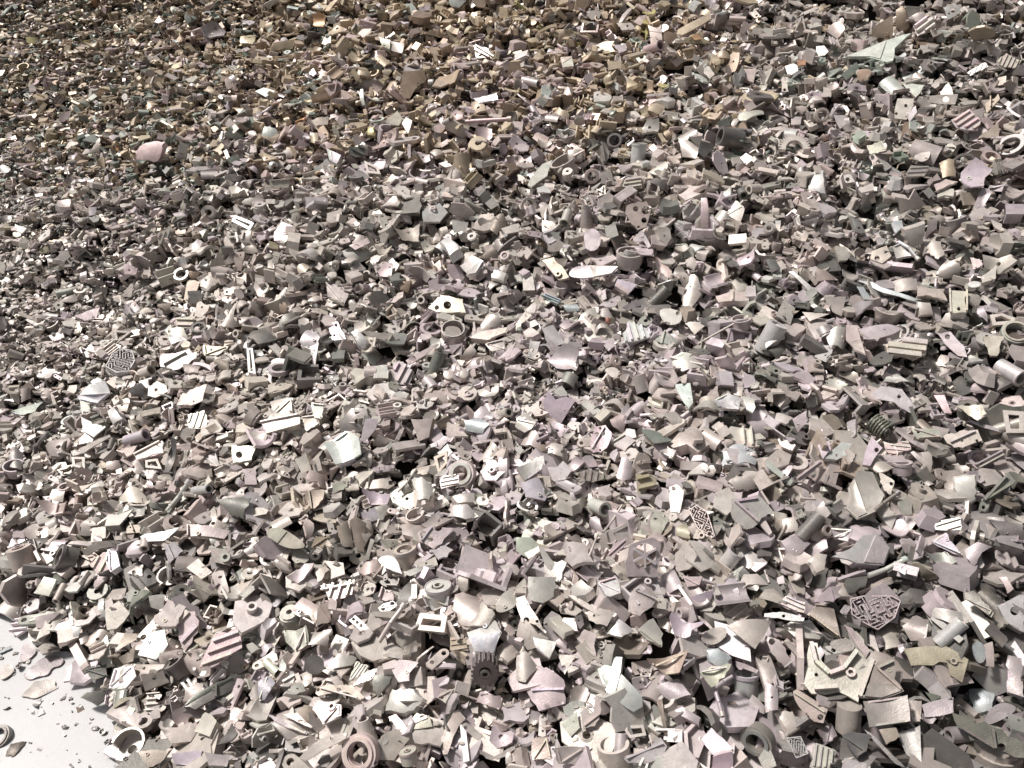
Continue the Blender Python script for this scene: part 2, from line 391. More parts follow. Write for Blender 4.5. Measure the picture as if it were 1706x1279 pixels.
# crumbs strewn on the open floor along the foot of the heap
for i in range(260):
    u = rf.uniform(-.6, 1.4); v = -abs(rf.gauss(0, .15)) ** 1.3 + .01
    x = EA[0] + EDIR[0] * u + ENRM[0] * v; y = EA[1] + EDIR[1] * u + ENRM[1] * v
    tp = TPL[rf.randrange(len(TPL))]; s = rf.choice([.005, .007, .010, .014, .022]) * rf.uniform(.7, 1.3); g_ = rf.uniform(.12, .45)
    R = rot(rf, .15); P, ix, iy, dz = drop(tp, R, s, x, y, 100); P[:, 2] += dz
    FILL.append(dict(tp=tp, R=R, s=s, pos=np.array([x, y, dz]), P=P.astype(np.float32), c=tuple(g_ * k for k in (1, .95, .90)), t='d'))
HERO_TXT = """
00|P|c|185,560 230,550 240,600 195,610|e|small cream oblong chip
00|P|p|890,1000 960,940 1090,935 1040,1060 900,1050||pale pink broken plate with notched edge
00|S|n|640,900 660,930 640,1000 540,1020 560,980 610,980||hooked grey sliver
00|P|n|1190,930 1250,960 1230,1040 1160,1050|h=1205,1010,8|small grey plate with one pinhole
00|P|y|170,240 250,245 240,290 180,280||small yellowish stained chip
00|S|w|0,1080 70,1100 60,1140 0,1140|s|rounded white lump at the left edge
00|P|m|710,800 750,800 745,850 700,840|h=722,805,10|tiny mint plate with a dark hole
00|P|n|380,760 470,730 460,780 400,810||dull grey flat flake
00|P|t|1590,240 1690,220 1670,290 1590,280|x=10|flat tan flake near the top
01|P|c|800,250 875,270 870,335 820,310|b=60,.6|cream curled flake paired with another
01|P|c|880,270 970,300 950,350 880,340|b=20,.7|cream dished flake beside its twin
01|P|t|960,470 1110,450 1100,540 1030,600 1000,650 930,640|L=large smooth tan plate;x=-14|large smooth tan plate leaning upright
01|P|t|1190,510 1330,460 1300,540 1210,580 1150,570||long tan plate with torn end
01|P|n|1420,290 1500,310 1580,380 1440,380|r=1440,300,1560,375;r=1435,330,1530,378|grey wedge with slanting ribs
01|P|n|860,780 920,730 955,780 930,830 840,810|e|smooth pale pentagon plate
01|P|w|450,980 550,1030 520,1080 470,1060|b=30,.5|white bent plate with bright face
01|S|t|1290,1020 1400,1010 1390,1170 1330,1170 1290,1080|L=upright tan shell;x=-20;e|upright tan shell with a smooth face
01|B|p|1370,795 1660,790 26||long pinkish curved rod
01|C|m|40,830 120,850 130,900 60,930 20,900|L=mint-white lump|mint-white lump with chipped corners
01|C|y|720,830 760,830 760,890 720,885||small yellow block standing on end
01|P|o|360,100 440,90 440,190 370,180|b=90,.8;L=orange-tan bent plate|orange-tan bent plate with bright rim
01|P|t|100,280 250,270 230,320 80,340||wide flat tan flake
01|P|p|75,1190 210,1180 200,1240 80,1240|r=80,1192,205,1184;h=100,1200,6|pinkish channel piece with raised edge
01|W|n|700,1060 790,1100 810,1150 720,1140|w=22|small grey open triangular frame
01|F|d|600,980 690,950 710,1020 620,1050|d=-25,3,.12|dark ribbed piece with three ridges
01|P|m|1420,650 1580,610 1590,660 1460,680||mint-tinged ragged flake
01|P|p|350,790 470,770 460,820 380,830||pinkish torn flake in the upper middle
01|C|t|660,455 740,470 735,500 655,490||tan brick-like block with ribs
02|P|c|870,160 930,190 960,160 970,290 890,290|L=Y-shaped pale bracket;e|Y-shaped pale bracket standing upright
02|T|p|845,312 960,312 27||short pinkish pipe lying across
02|P|t|1060,225 1070,190 1280,90 1290,120 1100,230|h=1240,105,6;e|long tan strip with small hole
02|P|t|1110,250 1200,220 1290,285 1110,280|L=rust-stained trapezoid plate;e|rust-stained tan trapezoid plate
02|P|c|290,370 370,370 380,430 310,440|e|pale square flake
02|P|c|1520,455 1590,455 1570,550 1500,520|e;L=bright cream square plate|bright cream square plate with clean corners
02|P|c|1240,450 1270,430 1310,490 1280,520 1240,480||cream folded flake
02|P|w|100,1170 170,1080 240,1050 205,1160 100,1230 75,1220|L=tilted bright white plate;e;x=10|bright white plate tilted to the left
02|P|w|135,1240 190,1220 230,1270 140,1270|e|small white chip just under a bigger one
02|T|w|815,1050 810,960 42|L=white cup with a dark cross|white cup with a dark cross on its mouth
02|S|c|1070,910 1220,950 1190,1050 1090,1020|e;L=half-round cream shell|half-round cream shell with a smooth inside
02|P|d|1220,930 1320,960 1240,1040 1200,1000|e;x=-20|dark smooth flap beside the cream shell
02|T|d|1480,900 1350,905 52||dark open pipe elbow
02|P|c|1470,740 1630,705 1640,730 1520,790 1470,780|b=0,-.4;L=curved cream shard|curved cream shard with a thin rim
02|P|t|600,400 700,400 690,450 610,460|e|tan square flake
02|R|d|650,930 46 30||dark oval rim standing open
02|C|n|340,985 435,980 430,1040 350,1050||grey box-shaped block
02|F|c|720,1180 830,1160 830,1240 700,1230|d=10,3,.1|cream ribbed fan-shaped piece
02|R|p|500,1165 44 26|t=1.6|pink collar of two stacked rings
02|P|l|640,300 720,290 730,330 680,350||lilac splash-shaped flake
02|T|n|40,520 150,560 22||grey stub of thin pipe
02|P|p|660,150 760,150 790,190 700,200|h=735,170,8|pinkish oblong with pitted face
02|P|o|1150,235 1200,225 1230,255 1180,265|e|small orange stained flake
03|P|w|505,385 840,250 960,220 900,270 850,320 840,400 800,410 680,380|L=horn-shaped white plate;e;y=6|horn-shaped white plate with long pointed tip
03|P|t|700,180 835,100 835,260 695,240|L=tall tan plate;x=-22;e|tall tan plate standing on edge
03|C|b|860,60 900,30 945,170 900,210 860,180|x=-15|brown box-sided upright piece
03|F|c|975,170 1100,110 1125,190 1000,240|d=28,3,.2;L=cream corrugated block|cream corrugated block with three flutes
03|P|n|1175,45 1290,25 1280,90 1200,130|h=1238,67,18;e;L=D-shaped plate|D-shaped grey plate with round hole
03|P|c|110,510 145,510 150,605 105,605|h=128,525,9;h=124,592,10;e|short cream strip with two holes
03|F|p|1225,790 1340,720 1420,800 1400,860 1260,840|d=30,4,.1;L=pink fluted piece|pink fluted piece like a seashell
03|P|p|1450,870 1530,810 1540,900 1400,920||dusty pink triangular flake
03|P|w|1290,1140 1370,1070 1500,1120 1450,1170 1430,1250 1350,1260 1290,1190|b=90,.6;L=white saddle plate at the right edge|white saddle-shaped plate at the right edge
03|S|t|1150,1060 1250,1040 1260,1150 1170,1170||tan curved shell under a dark ring
03|R|d|1310,1090 62 46||dark ring with polished grooves
03|P|t|590,460 690,450 700,490 620,560|s;x=-15|tan tongue-shaped flake
03|P|g|500,490 600,410 620,440 530,530||green-grey sliver under the horn-shaped plate
03|P|n|1020,640 1270,620 1250,690 1050,670|h=1060,650,22;h=1190,655,22;e|long grey link with two big eyelets
03|P|c|410,170 510,140 520,200 470,260 400,220|b=20,.7|cream dished square piece
03|P|n|870,650 980,650 930,790 850,780|h=925,697,12;h=862,750,10;e|grey bracket with two bolt holes
03|P|w|930,740 990,700 1000,740 950,810|h=935,762,12;e|bright small lug with one bolt hole
03|F|n|1530,400 1590,350 1690,400 1650,450 1560,440|d=65,5,.08|fluted grey disc piece
03|G|c|190,985 105 60|L=cream toothed arc|cream toothed arc like half a gear
03|P|o|205,395 265,395 265,425 210,430||small bright orange chip
03|P|c|905,550 1050,560 990,640 930,590||cream flat flake
03|P|c|1110,1220 1190,1180 1270,1200 1130,1260||cream flat slab with rounded corner
03|F|n|920,1150 960,1090 1080,1100 1050,1160 950,1180|d=0,3,.06|grey half disc with ridges
03|P|c|960,1030 1090,990 1080,1050 1020,1075|s|leaf-shaped pale flake
03|C|w|290,1130 380,1110 390,1260 280,1250||white pitted block
03|P|n|500,1160 560,1150 590,1200 530,1210|h=540,1185,14;e|small grey lug with big hole
03|P|n|670,960 770,930 800,990 690,1020|r=670,965,690,1020;r=760,935,795,990|grey shallow tray with low sides
03|R|n|370,760 40 24|t=1.5|grey thick washer facing up
03|P|c|450,760 520,760 530,810 490,850||cream shield-shaped flake
03|P|c|380,570 430,590 430,640 370,640||cream bright triangular flake
03|P|c|170,770 240,770 230,820 165,820|e|cream square tile
03|F|n|1330,480 1450,410 1470,440 1350,500|d=60,4,.08|grey half-round fluted strip
10|P|w|100,210 180,240 150,275 95,250|e|bright white chip on the left slope
10|P|c|590,100 640,95 630,150 585,155|e|small cream oblong flake
10|P|y|250,380 310,350 330,390 270,410|s|olive oval flake
10|F|m|1040,270 1130,240 1110,330 1050,350|d=80,3,.1|mint striped piece with ribs
10|W|w|1550,150 1680,200 1650,250 1530,190|w=18;L=white slotted frame|white slotted frame
10|R|n|1380,135 42 16|t=1.3|grey round disc with dark centre
10|P|n|820,470 910,500 900,540 820,540|h=855,515,9|grey flake with dark hole on fine scrap
10|P|n|800,690 900,570 890,600 870,690|L=grey wedge panel|grey wedge panel standing on its edge
10|P|c|490,820 660,760 640,830 560,850||cream long flat slab
10|M|w|700,1150 740,1070 800,1035 870,1045 890,1110 850,1180 770,1190|L=white perforated dome;a=20|white perforated dome with a honeycomb of holes
10|T|n|140,1080 60,1065 21||grey pipe stub with open white-rimmed end
10|P|m|1090,900 1210,890 1240,960 1130,1010|b=10,-.5|mint rounded sheet piece
10|P|m|1060,1080 1250,1030 1300,1090 1180,1170 1060,1150|r=1080,1140,1230,1060;L=mint slab with a slot|mint slab with dark slot
10|S|t|1400,1090 1500,1110 1520,1170 1430,1170|s|tan oval shell
10|P|t|1340,1010 1510,1020 1450,1070 1350,1080||tan ragged plate
10|S|c|1460,870 1540,750 1570,730 1540,890 1480,890|L=cream crescent shell|cream crescent-shaped shell
10|P|p|1530,640 1600,640 1620,700 1570,710|s|dusty pink oval flake
10|C|o|1250,520 1310,530 1290,570 1250,560||small peach-orange pebble
10|F|c|1160,830 1290,820 1260,900 1170,890|d=0,2,.12|cream small channel block
10|W|w|1630,1030 1670,1030 1690,1200 1640,1190|w=14|white narrow frame with twin lines
10|C|w|590,1240 660,1220 700,1265 600,1270|s|white rounded pebble
10|C|b|640,900 720,890 700,950 640,940||brown pebble
10|T|c|925,1185 1005,1185 32|e|cream jar-like barrel
10|W|n|750,910 870,920 770,1000|w=14|thin triangular grey frame
10|P|p|1350,240 1310,260 1270,250 1290,225||small dusty rose block
10|P|n|1550,400 1620,390 1590,520 1540,510|h=1590,415,6|grey long plate standing by the ribs
11|P|w|330,850 390,900 400,1000 330,1050 270,980|b=80,-1.0;L=crumpled white sheet|crumpled white sheet
11|P|w|340,1020 400,1000 370,1190 355,1190|e|white narrow pointed tail
11|P|w|1335,490 1410,420 1490,460 1440,540 1390,550|e;L=bright white pentagon plate|bright white pentagon plate
11|P|m|1280,180 1390,200 1370,270 1290,260|L=mint-white leaning plate|mint-white leaning plate
11|C|m|1540,510 1640,530 1620,580 1540,560||small mint-white box
11|C|w|1190,310 1250,270 1320,360 1260,400|L=white block|white block with crisp edges
11|R|n|1412,295 28 12|t=1.5|small grey bushing facing up
11|P|c|780,550 840,460 890,470 880,560|e;x=-8|cream upright plate
11|R|c|1290,915 76 66|t=1.6;L=rounded cup with a thin rim|rounded cream cup with thin rim
11|P|c|1240,880 1340,890 1345,960 1290,975 1235,940|s|cream disc bottom inside the rimmed cup
11|S|n|1470,870 1520,790 1600,830 1610,900 1480,950|L=large grey dished shell|large grey dished shell
11|P|c|1400,960 1480,920 1660,890 1640,930 1520,975|e|long cream pointed slab
11|P|p|690,920 900,940 930,970 870,990 720,950||long pinkish flat bar plate
11|C|w|610,920 650,900 730,980 690,1030||white slanted block
11|P|w|460,880 520,850 580,970 490,980|h=515,878,10;h=503,945,8;L=white plate with two pinholes|white tapered plate with two pinholes
11|T|d|1130,1190 1220,1070 40|L=dark tapered pipe|dark tapered pipe
11|P|n|975,1110 1190,995 1200,1010 1050,1110 1000,1140|h=1020,1100,22;e|grey arm with a big eyelet
11|C|c|1220,1170 1290,1180 1290,1230 1230,1230|s|cream pebble lowest of three
11|C|c|1270,1130 1330,1120 1340,1180 1290,1190|s|cream pebble topmost of three
11|C|n|1345,1160 1400,1170 1380,1230 1330,1220|s|grey pebble rightmost of three
11|P|c|770,1150 850,1140 860,1230 760,1230|e|cream rectangular plate
11|F|l|890,1140 960,1120 1030,1190 1000,1270 920,1270|d=70,3,.12;L=lilac ribbed piece|lilac ribbed piece with three ridges
11|C|o|930,590 1010,580 990,660 940,640||orange-brown stained cup
11|P|c|1120,760 1200,680 1350,700 1370,790 1180,790|h=1250,745,26;h=1180,760,16;L=cream arch plate|cream arch plate with two dark openings
11|P|o|140,720 190,730 190,800 140,790|s|tan-orange oval flake
11|P|y|70,320 140,340 130,375 75,370|e|olive square chip
11|P|c|450,600 600,660 570,740 460,690|r=450,605,560,735|cream triangular piece with centre ridge
11|S|b|1540,160 1620,140 1650,190 1580,280 1530,240|L=dark brown curved shell|dark brown curved shell
11|S|b|1450,430 1550,350 1580,400 1520,440||brown fan-shaped shell
11|R|p|1630,420 30 16|t=1.4|pink ring seen face on
11|P|b|1440,1100 1540,1070 1540,1110 1440,1140|s|brown-pink rounded flap
11|P|p|900,260 980,240 1070,230 1060,330 950,320|b=20,.8|pinkish curved tub piece
11|P|n|600,350 720,300 740,330 640,380||grey angled flake
11|P|l|1260,1010 1350,1000 1350,1080 1280,1070||lilac speckled flake
11|P|n|1500,1000 1620,970 1640,1040 1540,1050||grey folded scrap leaf
12|T|n|450,240 470,100 44|r2=.62;L=tapered canister|tapered grey canister body
12|P|l|445,290 465,250 510,238 550,262 562,315 545,370 500,395 455,370|s;e;L=smooth lilac disc|smooth lilac disc closing the canister
12|P|w|350,520 420,485 690,490 640,540 480,575 350,560|s;b=90,.7;L=white spoon-shaped blade|white spoon-shaped blade with mint sheen
12|P|c|730,90 860,60 890,120 860,230 800,250 720,140|h=790,110,18;h=855,120,27;h=845,185,19;h=808,232,10;L=cream plate with four holes|cream plate with four round holes
12|P|n|1225,30 1260,30 1270,230 1255,255 1225,245|h=1248,238,12;e;L=grey crank lever|long grey crank lever with eyelet
12|P|l|670,570 800,610 740,680 650,620|e;L=lilac square flap|lilac square flap
12|F|w|700,1000 740,850 900,910 880,960|d=95,5,.08;L=white scallop plate|white scallop plate with fan ridges
12|S|c|1150,540 1200,560 1230,650 1160,760 1100,750 1110,640|L=tall cream hump|tall cream hump with ribbed sides
12|F|u|160,680 200,670 300,720 270,750|d=-25,3,.15|blue-grey stack of thin fins
12|S|u|300,745 400,730 420,775 340,790||blue-grey half pipe
12|P|l|90,980 160,990 130,1110 70,1090|h=103,1042,14;h=88,1080,8;e;L=lilac bolt plate|lilac bolt plate with two dark holes
12|P|c|-10,880 100,740 145,710 130,790 0,915||mint-cream strip with pink corner
12|T|d|890,750 985,655 36||dark polished pipe
12|T|w|1610,1010 1740,890 58|L=thick white pipe|thick white pipe
12|P|l|200,1110 320,1010 420,1040 400,1190 270,1170|b=80,.9;L=crumpled lilac sheet|crumpled lilac sheet with deep fold
12|P|l|170,900 240,870 320,1000 210,1030|b=40,-.7|lilac-white torn corner piece
12|P|c|1110,850 1270,860 1180,940|e|cream triangular blade
12|B|n|1200,1000 1440,870 13||long thin grey rod
12|P|c|1405,280 1520,270 1520,330 1400,340|e|cream rectangle tile
12|P|m|930,760 1100,780 1090,870 980,880|h=1068,800,14;s|mint oval flange with bolt hole
12|P|c|1320,680 1430,650 1540,640 1540,720 1340,720|r=1430,650,1430,718|cream twin-panel plate
12|P|c|910,390 960,440 1030,520 1020,560 940,540|b=40,-1|bent cream shell
12|P|t|170,450 250,430 350,560 280,580|o=280,545,20;L=tan panel with a pink boss|tan panel with a round pink boss
12|P|m|920,970 980,910 1060,970 1050,1010 960,1000|r=980,915,960,1000;r=985,915,1045,1005|mint ridged triangle
12|P|m|990,1080 1130,1060 1270,1080 1250,1140 1100,1180 1050,1140|b=0,-.6;L=mint sheet|mint wide sheet bent along its middle
12|P|d|700,760 800,700 820,750 740,780|e|dark box corner
12|P|c|570,1170 650,1150 690,1190 650,1240|s|cream scallop-edged flake
12|R|n|660,1115 38 14|t=1.2|grey washer with a groove
12|C|r|590,825 620,830 615,860 592,855||tiny red chip
12|P|m|170,180 230,190 260,210 230,250 180,220||mint tinted tongue flake
12|T|n|340,120 320,210 28||grey bottle-neck stub
12|R|l|1680,235 32 12|t=1.3|lilac bushing face with dark centre
12|P|c|770,320 830,250 890,360 870,370 840,320 790,330||cream boomerang-shaped flake
12|P|c|1390,140 1450,50 1510,110 1480,200||cream leaf-shaped flake with ridge
12|P|l|560,990 640,960 660,1010 610,1050||lilac small flake
13|P|w|620,900 800,870 910,900 850,930 720,970 650,970|e;L=white wing-shaped plate|white wing-shaped plate
13|P|c|530,880 600,880 660,1080 590,1050 530,980|e;L=beige axe-head plate|beige axe-head plate hanging down
13|S|m|410,920 470,880 530,890 530,1020 430,1010|L=mint curved shell|mint curved shell with lip
13|P|w|150,520 180,520 310,630 290,660|e;L=white ruler-like bar|white ruler-like bar
13|P|m|260,660 310,630 350,650 290,720|e|mint tab at the bar end
13|P|w|840,360 890,340 970,420 860,440|r=845,362,892,342;b=0,.5;L=white tray with curled rim|white tray with curled rim
13|B|w|880,320 1000,440 18||bright straight stick
13|P|c|700,390 800,350 830,420 770,470 690,440|h=735,437,18|cream plate with large dark hole
13|C|n|920,250 1060,210 1040,350 940,360|L=grey cube under a pink scrap|grey cube-like block under a pink scrap
13|P|p|930,265 985,255 985,300 940,310||pinkish scrap lying on the grey block
13|P|w|830,200 900,180 910,230 860,270|e|white pallet-shaped flake
13|P|d|1080,180 1140,170 1130,240 1050,310|e;x=-10|dark grey blade
13|F|c|790,1010 950,960 1070,990 1060,1070 980,1100 800,1060|d=-14,3,.14;t=3;L=grooved cream block|grooved cream block with long slots
13|P|c|1210,640 1330,650 1330,790 1220,800|r=1215,642,1222,798;r=1328,652,1328,788;h=1275,770,12;L=cream tray with a bolt hole|cream upright tray with a bolt hole
13|S|n|1120,540 1200,440 1280,470 1290,550 1180,570|L=large grey shell|large grey shell with a spine
13|P|c|1420,560 1530,480 1520,570 1430,600|e|cream square leaf
13|P|w|1330,600 1375,585 1420,595 1420,620 1370,632 1335,622|s|white oval chip
13|P|u|600,580 700,590 800,640 1000,700 980,715 780,665 690,620|L=curved blue-grey rail;e|curved blue-grey rail
13|P|u|600,620 640,620 690,690 700,720 640,700||blue-grey crumpled sheet
13|C|n|1010,720 1090,730 1110,800 1020,810||grey square pot
13|P|p|1430,960 1570,950 1530,1080 1480,1080|L=dull pink band|dull pink stained band
13|W|c|1480,810 1560,800 1650,830 1640,870 1500,880|w=20|loop handle frame in dull cream
13|P|l|1130,930 1220,920 1310,1020 1330,1090 1270,1080 1180,1000|h=1200,955,18;L=lilac hub bracket|lilac hub bracket with an oval hole
13|T|m|1560,1130 1680,1240 42|L=mint pipe at the right|mint pipe with a rimmed mouth
13|S|w|0,870 100,880 120,940 0,1030||white rounded pipe half
13|S|c|1040,380 1120,300 1180,400 1140,440||cream crown-shaped shell
13|P|c|1340,150 1410,60 1490,130 1440,190 1370,190|b=90,-.8;L=cream cap-shaped piece|cream cap-shaped piece
13|P|c|1490,180 1560,210 1560,260 1510,230|e|cream small slab
13|P|n|330,500 400,520 480,580 340,590||grey angular flake with torn edge
13|P|n|380,690 530,690 500,820 440,790|L=grey wedge flap|grey wedge flap
13|P|c|240,790 420,800 290,850|e|cream thin triangle
13|S|m|770,1250 850,1180 950,1250||green-tinged ridge piece
13|R|n|1650,930 70 50|t=1.5|wide ring at the right edge
13|F|c|1350,430 1430,450 1430,490 1370,510|d=80,2,.1|cream brick with a groove
13|P|d|0,440 60,440 100,500 40,530|e|dark faced square block
13|R|n|20,240 32 12|t=2|grey bushing standing on end
13|P|n|840,580 1000,560 1000,640 860,660|b=0,-.6|grey rumpled panel
13|P|c|1000,620 1180,640 1200,720 1060,680 1000,690||cream ragged sheet beside the tray
20|P|w|530,90 590,0 700,-20 740,60 650,130 540,110|b=30,.4;L=large mint-white sheet|large mint-white sheet
20|P|c|1170,140 1220,40 1370,0 1340,110 1260,140|h=1280,115,6;L=large cream plate|large cream plate with ragged bottom
20|P|w|70,180 300,110 210,190 130,200|L=white fin-shaped plate|white fin-shaped plate
20|S|p|130,30 200,20 200,90 140,120|L=pair of pink shells|pink curved shell
20|P|p|70,60 120,60 130,130 90,110|x=-15|pink thin shell at far left
20|P|w|535,215 700,280 620,350 545,300|h=685,278,10;e;L=mint-white plate with a corner hole|mint-white plate with a corner hole
20|C|w|700,170 740,140 800,220 740,260||white slanting block bundle
20|F|c|1240,200 1350,170 1380,290 1250,290|d=85,4,.06;L=cream grooved box|cream grooved box side
20|P|t|1355,290 1420,255 1460,300 1400,320|e|tan dark inner face
20|P|n|900,180 1060,150 1060,190 940,215|e|grey long flap
20|T|w|820,355 970,345 32|L=white half pipe|white smooth half pipe
20|P|c|880,460 1070,370 1080,450 900,500|h=1050,400,15;r=890,465,1060,378|cream channel with a dark hole
20|W|c|960,500 1040,490 1070,560 960,550|w=14|cream open box frame
20|P|n|465,440 560,410 720,325 730,340 560,450 480,470|h=510,430,17;e;L=long grey lever|long grey lever with round hole
20|P|d|1150,370 1180,380 1130,600 1095,600 1110,470|b=90,.5;L=bent dark strip|bent dark strip
20|P|c|1530,400 1690,410 1660,500 1540,520|h=1580,465,22;L=cream plate with one big hole|cream plate with one big dark hole
20|P|l|1350,480 1420,450 1450,550 1390,540|h=1445,492,10|lilac plate with side hole
20|P|c|770,750 860,670 940,690 980,780 850,780|b=30,-.7;L=cream folded box|cream folded box top
20|P|m|860,800 980,800 970,870 890,880|b=0,.8|mint tub-shaped piece
20|P|b|460,590 540,540 610,580 560,680 480,650|h=500,590,12;h=545,615,22;L=rusty brown flange|rusty brown flange with two holes
20|C|p|700,510 790,500 800,560 700,560||dusty pink block
20|P|n|290,780 390,790 480,790 470,850 370,870 310,840|b=0,.9;L=grey oval tray|grey oval tray with raised lip
20|S|d|50,470 100,410 150,450 140,560 60,540|L=dark hollow shell|dark hollow shell
20|P|c|340,690 430,700 410,775 330,760|e|cream trapezoid
20|S|c|520,940 590,870 640,930||cream pyramid cap
20|T|n|130,1190 130,1085 58|ri=.55;L=stepped pipe hub|stepped pipe hub with a collar
20|T|d|460,1150 390,1140 62||dark open bowl-shaped pipe
20|P|w|930,1010 960,990 1190,950 1090,1030 960,1040|e;L=long white folded sheet|long white folded sheet
20|P|l|1080,1060 1150,1040 1210,1100 1120,1190|r=1110,1060,1150,1150|lilac folded side with dark slots
20|F|c|590,1190 680,1110 760,1100 770,1200 640,1250|d=75,3,.08;L=cream ribbed housing|cream ribbed housing corner
20|P|n|1390,1080 1550,1100 1520,1200 1400,1170|o=1495,1145,28|grey plate with a round boss
20|P|n|1230,1210 1310,1150 1400,1240 1330,1290|e;L=kite-shaped plate|kite-shaped grey plate
20|B|m|1100,830 1250,650 30||long mint bar with a lug
20|T|w|1255,690 1400,700 24||white smooth pin
20|S|g|1420,760 1650,740 1600,880 1510,850|L=green-grey curved shell|green-grey curved shell
20|P|c|840,1250 900,1200 945,1190 940,1270|h=885,1243,14|cream lug with dark eyelet
20|C|p|1030,640 1090,640 1080,700 1020,690||pink lumpy nugget
20|P|n|1230,920 1520,960 1480,1020 1240,1000|r=1240,925,1240,998|grey shallow tray with thin lip
20|P|w|720,1090 700,1170 730,1240 790,1200 770,1110||pale rounded knuckle piece
20|P|c|1600,560 1700,550 1700,660 1620,660||cream square flake by the big-holed plate
20|W|n|470,480 560,480 560,560 480,540|w=14|thin grey square frame
20|P|d|540,1100 640,1040 860,1030 700,1080 560,1130||long dark sliver
21|P|w|450,410 590,310 680,370 690,470 640,490 520,540|b=20,.9;e;L=shiny white saddle|shiny white saddle-shaped sheet
21|P|l|680,370 710,230 790,230 780,290 700,380|e|lilac-white upright blade
21|P|t|1010,230 1160,220 1130,350 1060,380|e;x=-12;L=tan upright leaf|tan upright leaf plate
21|P|c|20,250 270,200 275,270 60,330|r=20,252,268,202;r=58,328,274,268;L=cream channel|cream channel with two low walls
21|P|c|290,220 370,210 400,260 320,310|r=292,222,368,212|cream square tray
21|P|c|650,650 870,615 900,660 860,690 700,690|h=875,648,15;e;L=cream arm with an eyelet|cream arm with an eyelet
21|P|c|240,500 320,450 350,560 290,590||cream broken corner plate
21|P|b|280,710 440,700 430,760 360,830|r=340,705,360,825;L=brown fan plate|brown fan plate with pink streak
21|R|c|1345,590 85 45|t=1.2;L=cream moulded arch ring|cream moulded arch ring
21|P|c|1010,620 1080,610 1170,680 1130,760 1050,760|b=10,-1|cream bent sheet with copper glint
21|F|c|1200,640 1230,600 1330,600 1320,660 1210,690|d=8,3,.1|cream small ribbed block
21|C|l|1585,460 1615,435 1645,460 1645,590 1620,615 1590,590|s;L=lilac finger|lilac finger-shaped piece
21|C|l|1595,640 1640,620 1650,730 1610,745|s|lilac short peg below the finger
21|P|c|1440,750 1490,735 1530,760 1520,800 1450,800|h=1490,760,14;s|cream knob with a dark bore
21|C|n|1280,730 1430,710 1430,770 1320,780|L=grey half-log|grey half-log block
21|P|c|1250,850 1290,790 1380,790 1460,860 1370,890|b=0,-.7;L=cream hood|cream hood with wrinkled top
21|P|l|1050,980 1150,930 1290,950 1160,1090 1070,1040|h=1095,988,18;h=1138,1023,18;h=1190,945,26;L=lilac plate with three holes|lilac plate with three round holes
21|P|c|50,960 140,940 260,1010 330,1080 190,1090 60,1010|s;L=large cream oval plate|large cream oval plate
21|S|b|600,900 640,870 700,920 700,1110 640,1100 600,1000|x=-10;L=brown draped shell|brown draped shell hanging down
21|S|t|520,940 590,900 630,1080 560,1070|x=-10|tan curved drape beside the brown one
21|P|n|700,1160 740,1020 770,1030 730,1160|e|narrow grey upright strip
21|T|n|980,1180 970,1090 66|L=half pipe in a mint collar|grey half pipe sitting in a collar
21|P|m|770,1150 900,1120 960,1260 850,1220|s|mint collar plate around the half pipe
21|P|m|960,1240 1160,1190 1170,1215 1000,1265||mint thin strip below the collar
21|P|l|700,700 890,740 860,800 740,800|b=0,.8;L=lilac dimpled tray|lilac dimpled tray
21|P|l|660,860 770,810 890,770 830,900 700,900|b=30,-.5|lilac flared shell
21|P|y|380,1000 460,1010 430,1080 350,1080||olive stained tray corner
21|W|t|1160,480 1250,440 1250,520 1190,590|w=22|tan open tray frame
21|B|n|920,710 1050,560 14||thin spoon handle in grey
21|C|n|1050,540 1110,480 1120,520 1070,560||grey paddle head on thin handle
21|S|u|1360,240 1440,210 1530,260 1480,320 1370,300|L=silvery curved shell|silvery curved shell
21|P|l|1130,400 1230,340 1280,360 1200,430|e|lilac slanted tile
21|S|c|1450,510 1540,360 1580,410 1560,470||cream horn-shaped shell
21|P|c|490,660 590,620 590,680 500,720|h=572,645,13|cream strap with one hole
21|P|c|70,100 230,90 240,190 110,200|h=112,190,10|cream cornered plate with a pinhole
21|P|m|350,120 440,130 420,230 370,220||mint-tinged corner fragment
22|P|l|175,130 205,40 260,100 330,80 390,110 290,270 200,190|L=heart-shaped lilac plate;e|heart-shaped lilac plate
22|P|n|0,230 60,190 140,260 60,330 0,290|b=45,1.2;L=grey round bowl|grey round bowl with a hollow
22|P|l|500,370 520,280 590,270 630,320 610,400 560,450 490,440|h=535,330,14;h=575,325,14;h=555,290,10;h=555,435,8;L=lilac mask-like plate|lilac mask-like plate with several holes
22|P|c|620,390 720,330 790,370 720,440|r=625,392,718,336;L=cream tray|cream tray with a low wall
22|P|g|830,300 930,310 1030,370 910,390|L=green-grey dark cap|green-grey dark triangular cap
22|P|w|1370,400 1550,390 1600,440 1580,520 1370,510|b=0,-.6;L=wide white box|wide white box with a smooth lid
22|F|n|380,590 480,560 640,610 500,650|d=80,6,.06|grey netted bundle
22|S|l|660,600 700,480 740,480 770,540 760,620 700,640|L=lilac bottle shape|lilac bottle-shaped shell
22|T|n|500,770 590,840 42|L=open square duct|open duct with thick wall
22|P|w|1010,680 1060,660 1110,700 1080,850 1020,840|h=1040,690,14;e;L=white upright lug|white upright lug with an eye
22|M|l|1140,830 1190,800 1260,840 1310,1000 1280,1020 1200,950|L=narrow labyrinth plate;a=60|narrow labyrinth plate with winding channels
22|P|l|1420,760 1600,730 1706,850 1600,920 1520,960 1430,880|h=1525,833,13;h=1670,873,17;L=large lilac slab|large lilac slab with two holes
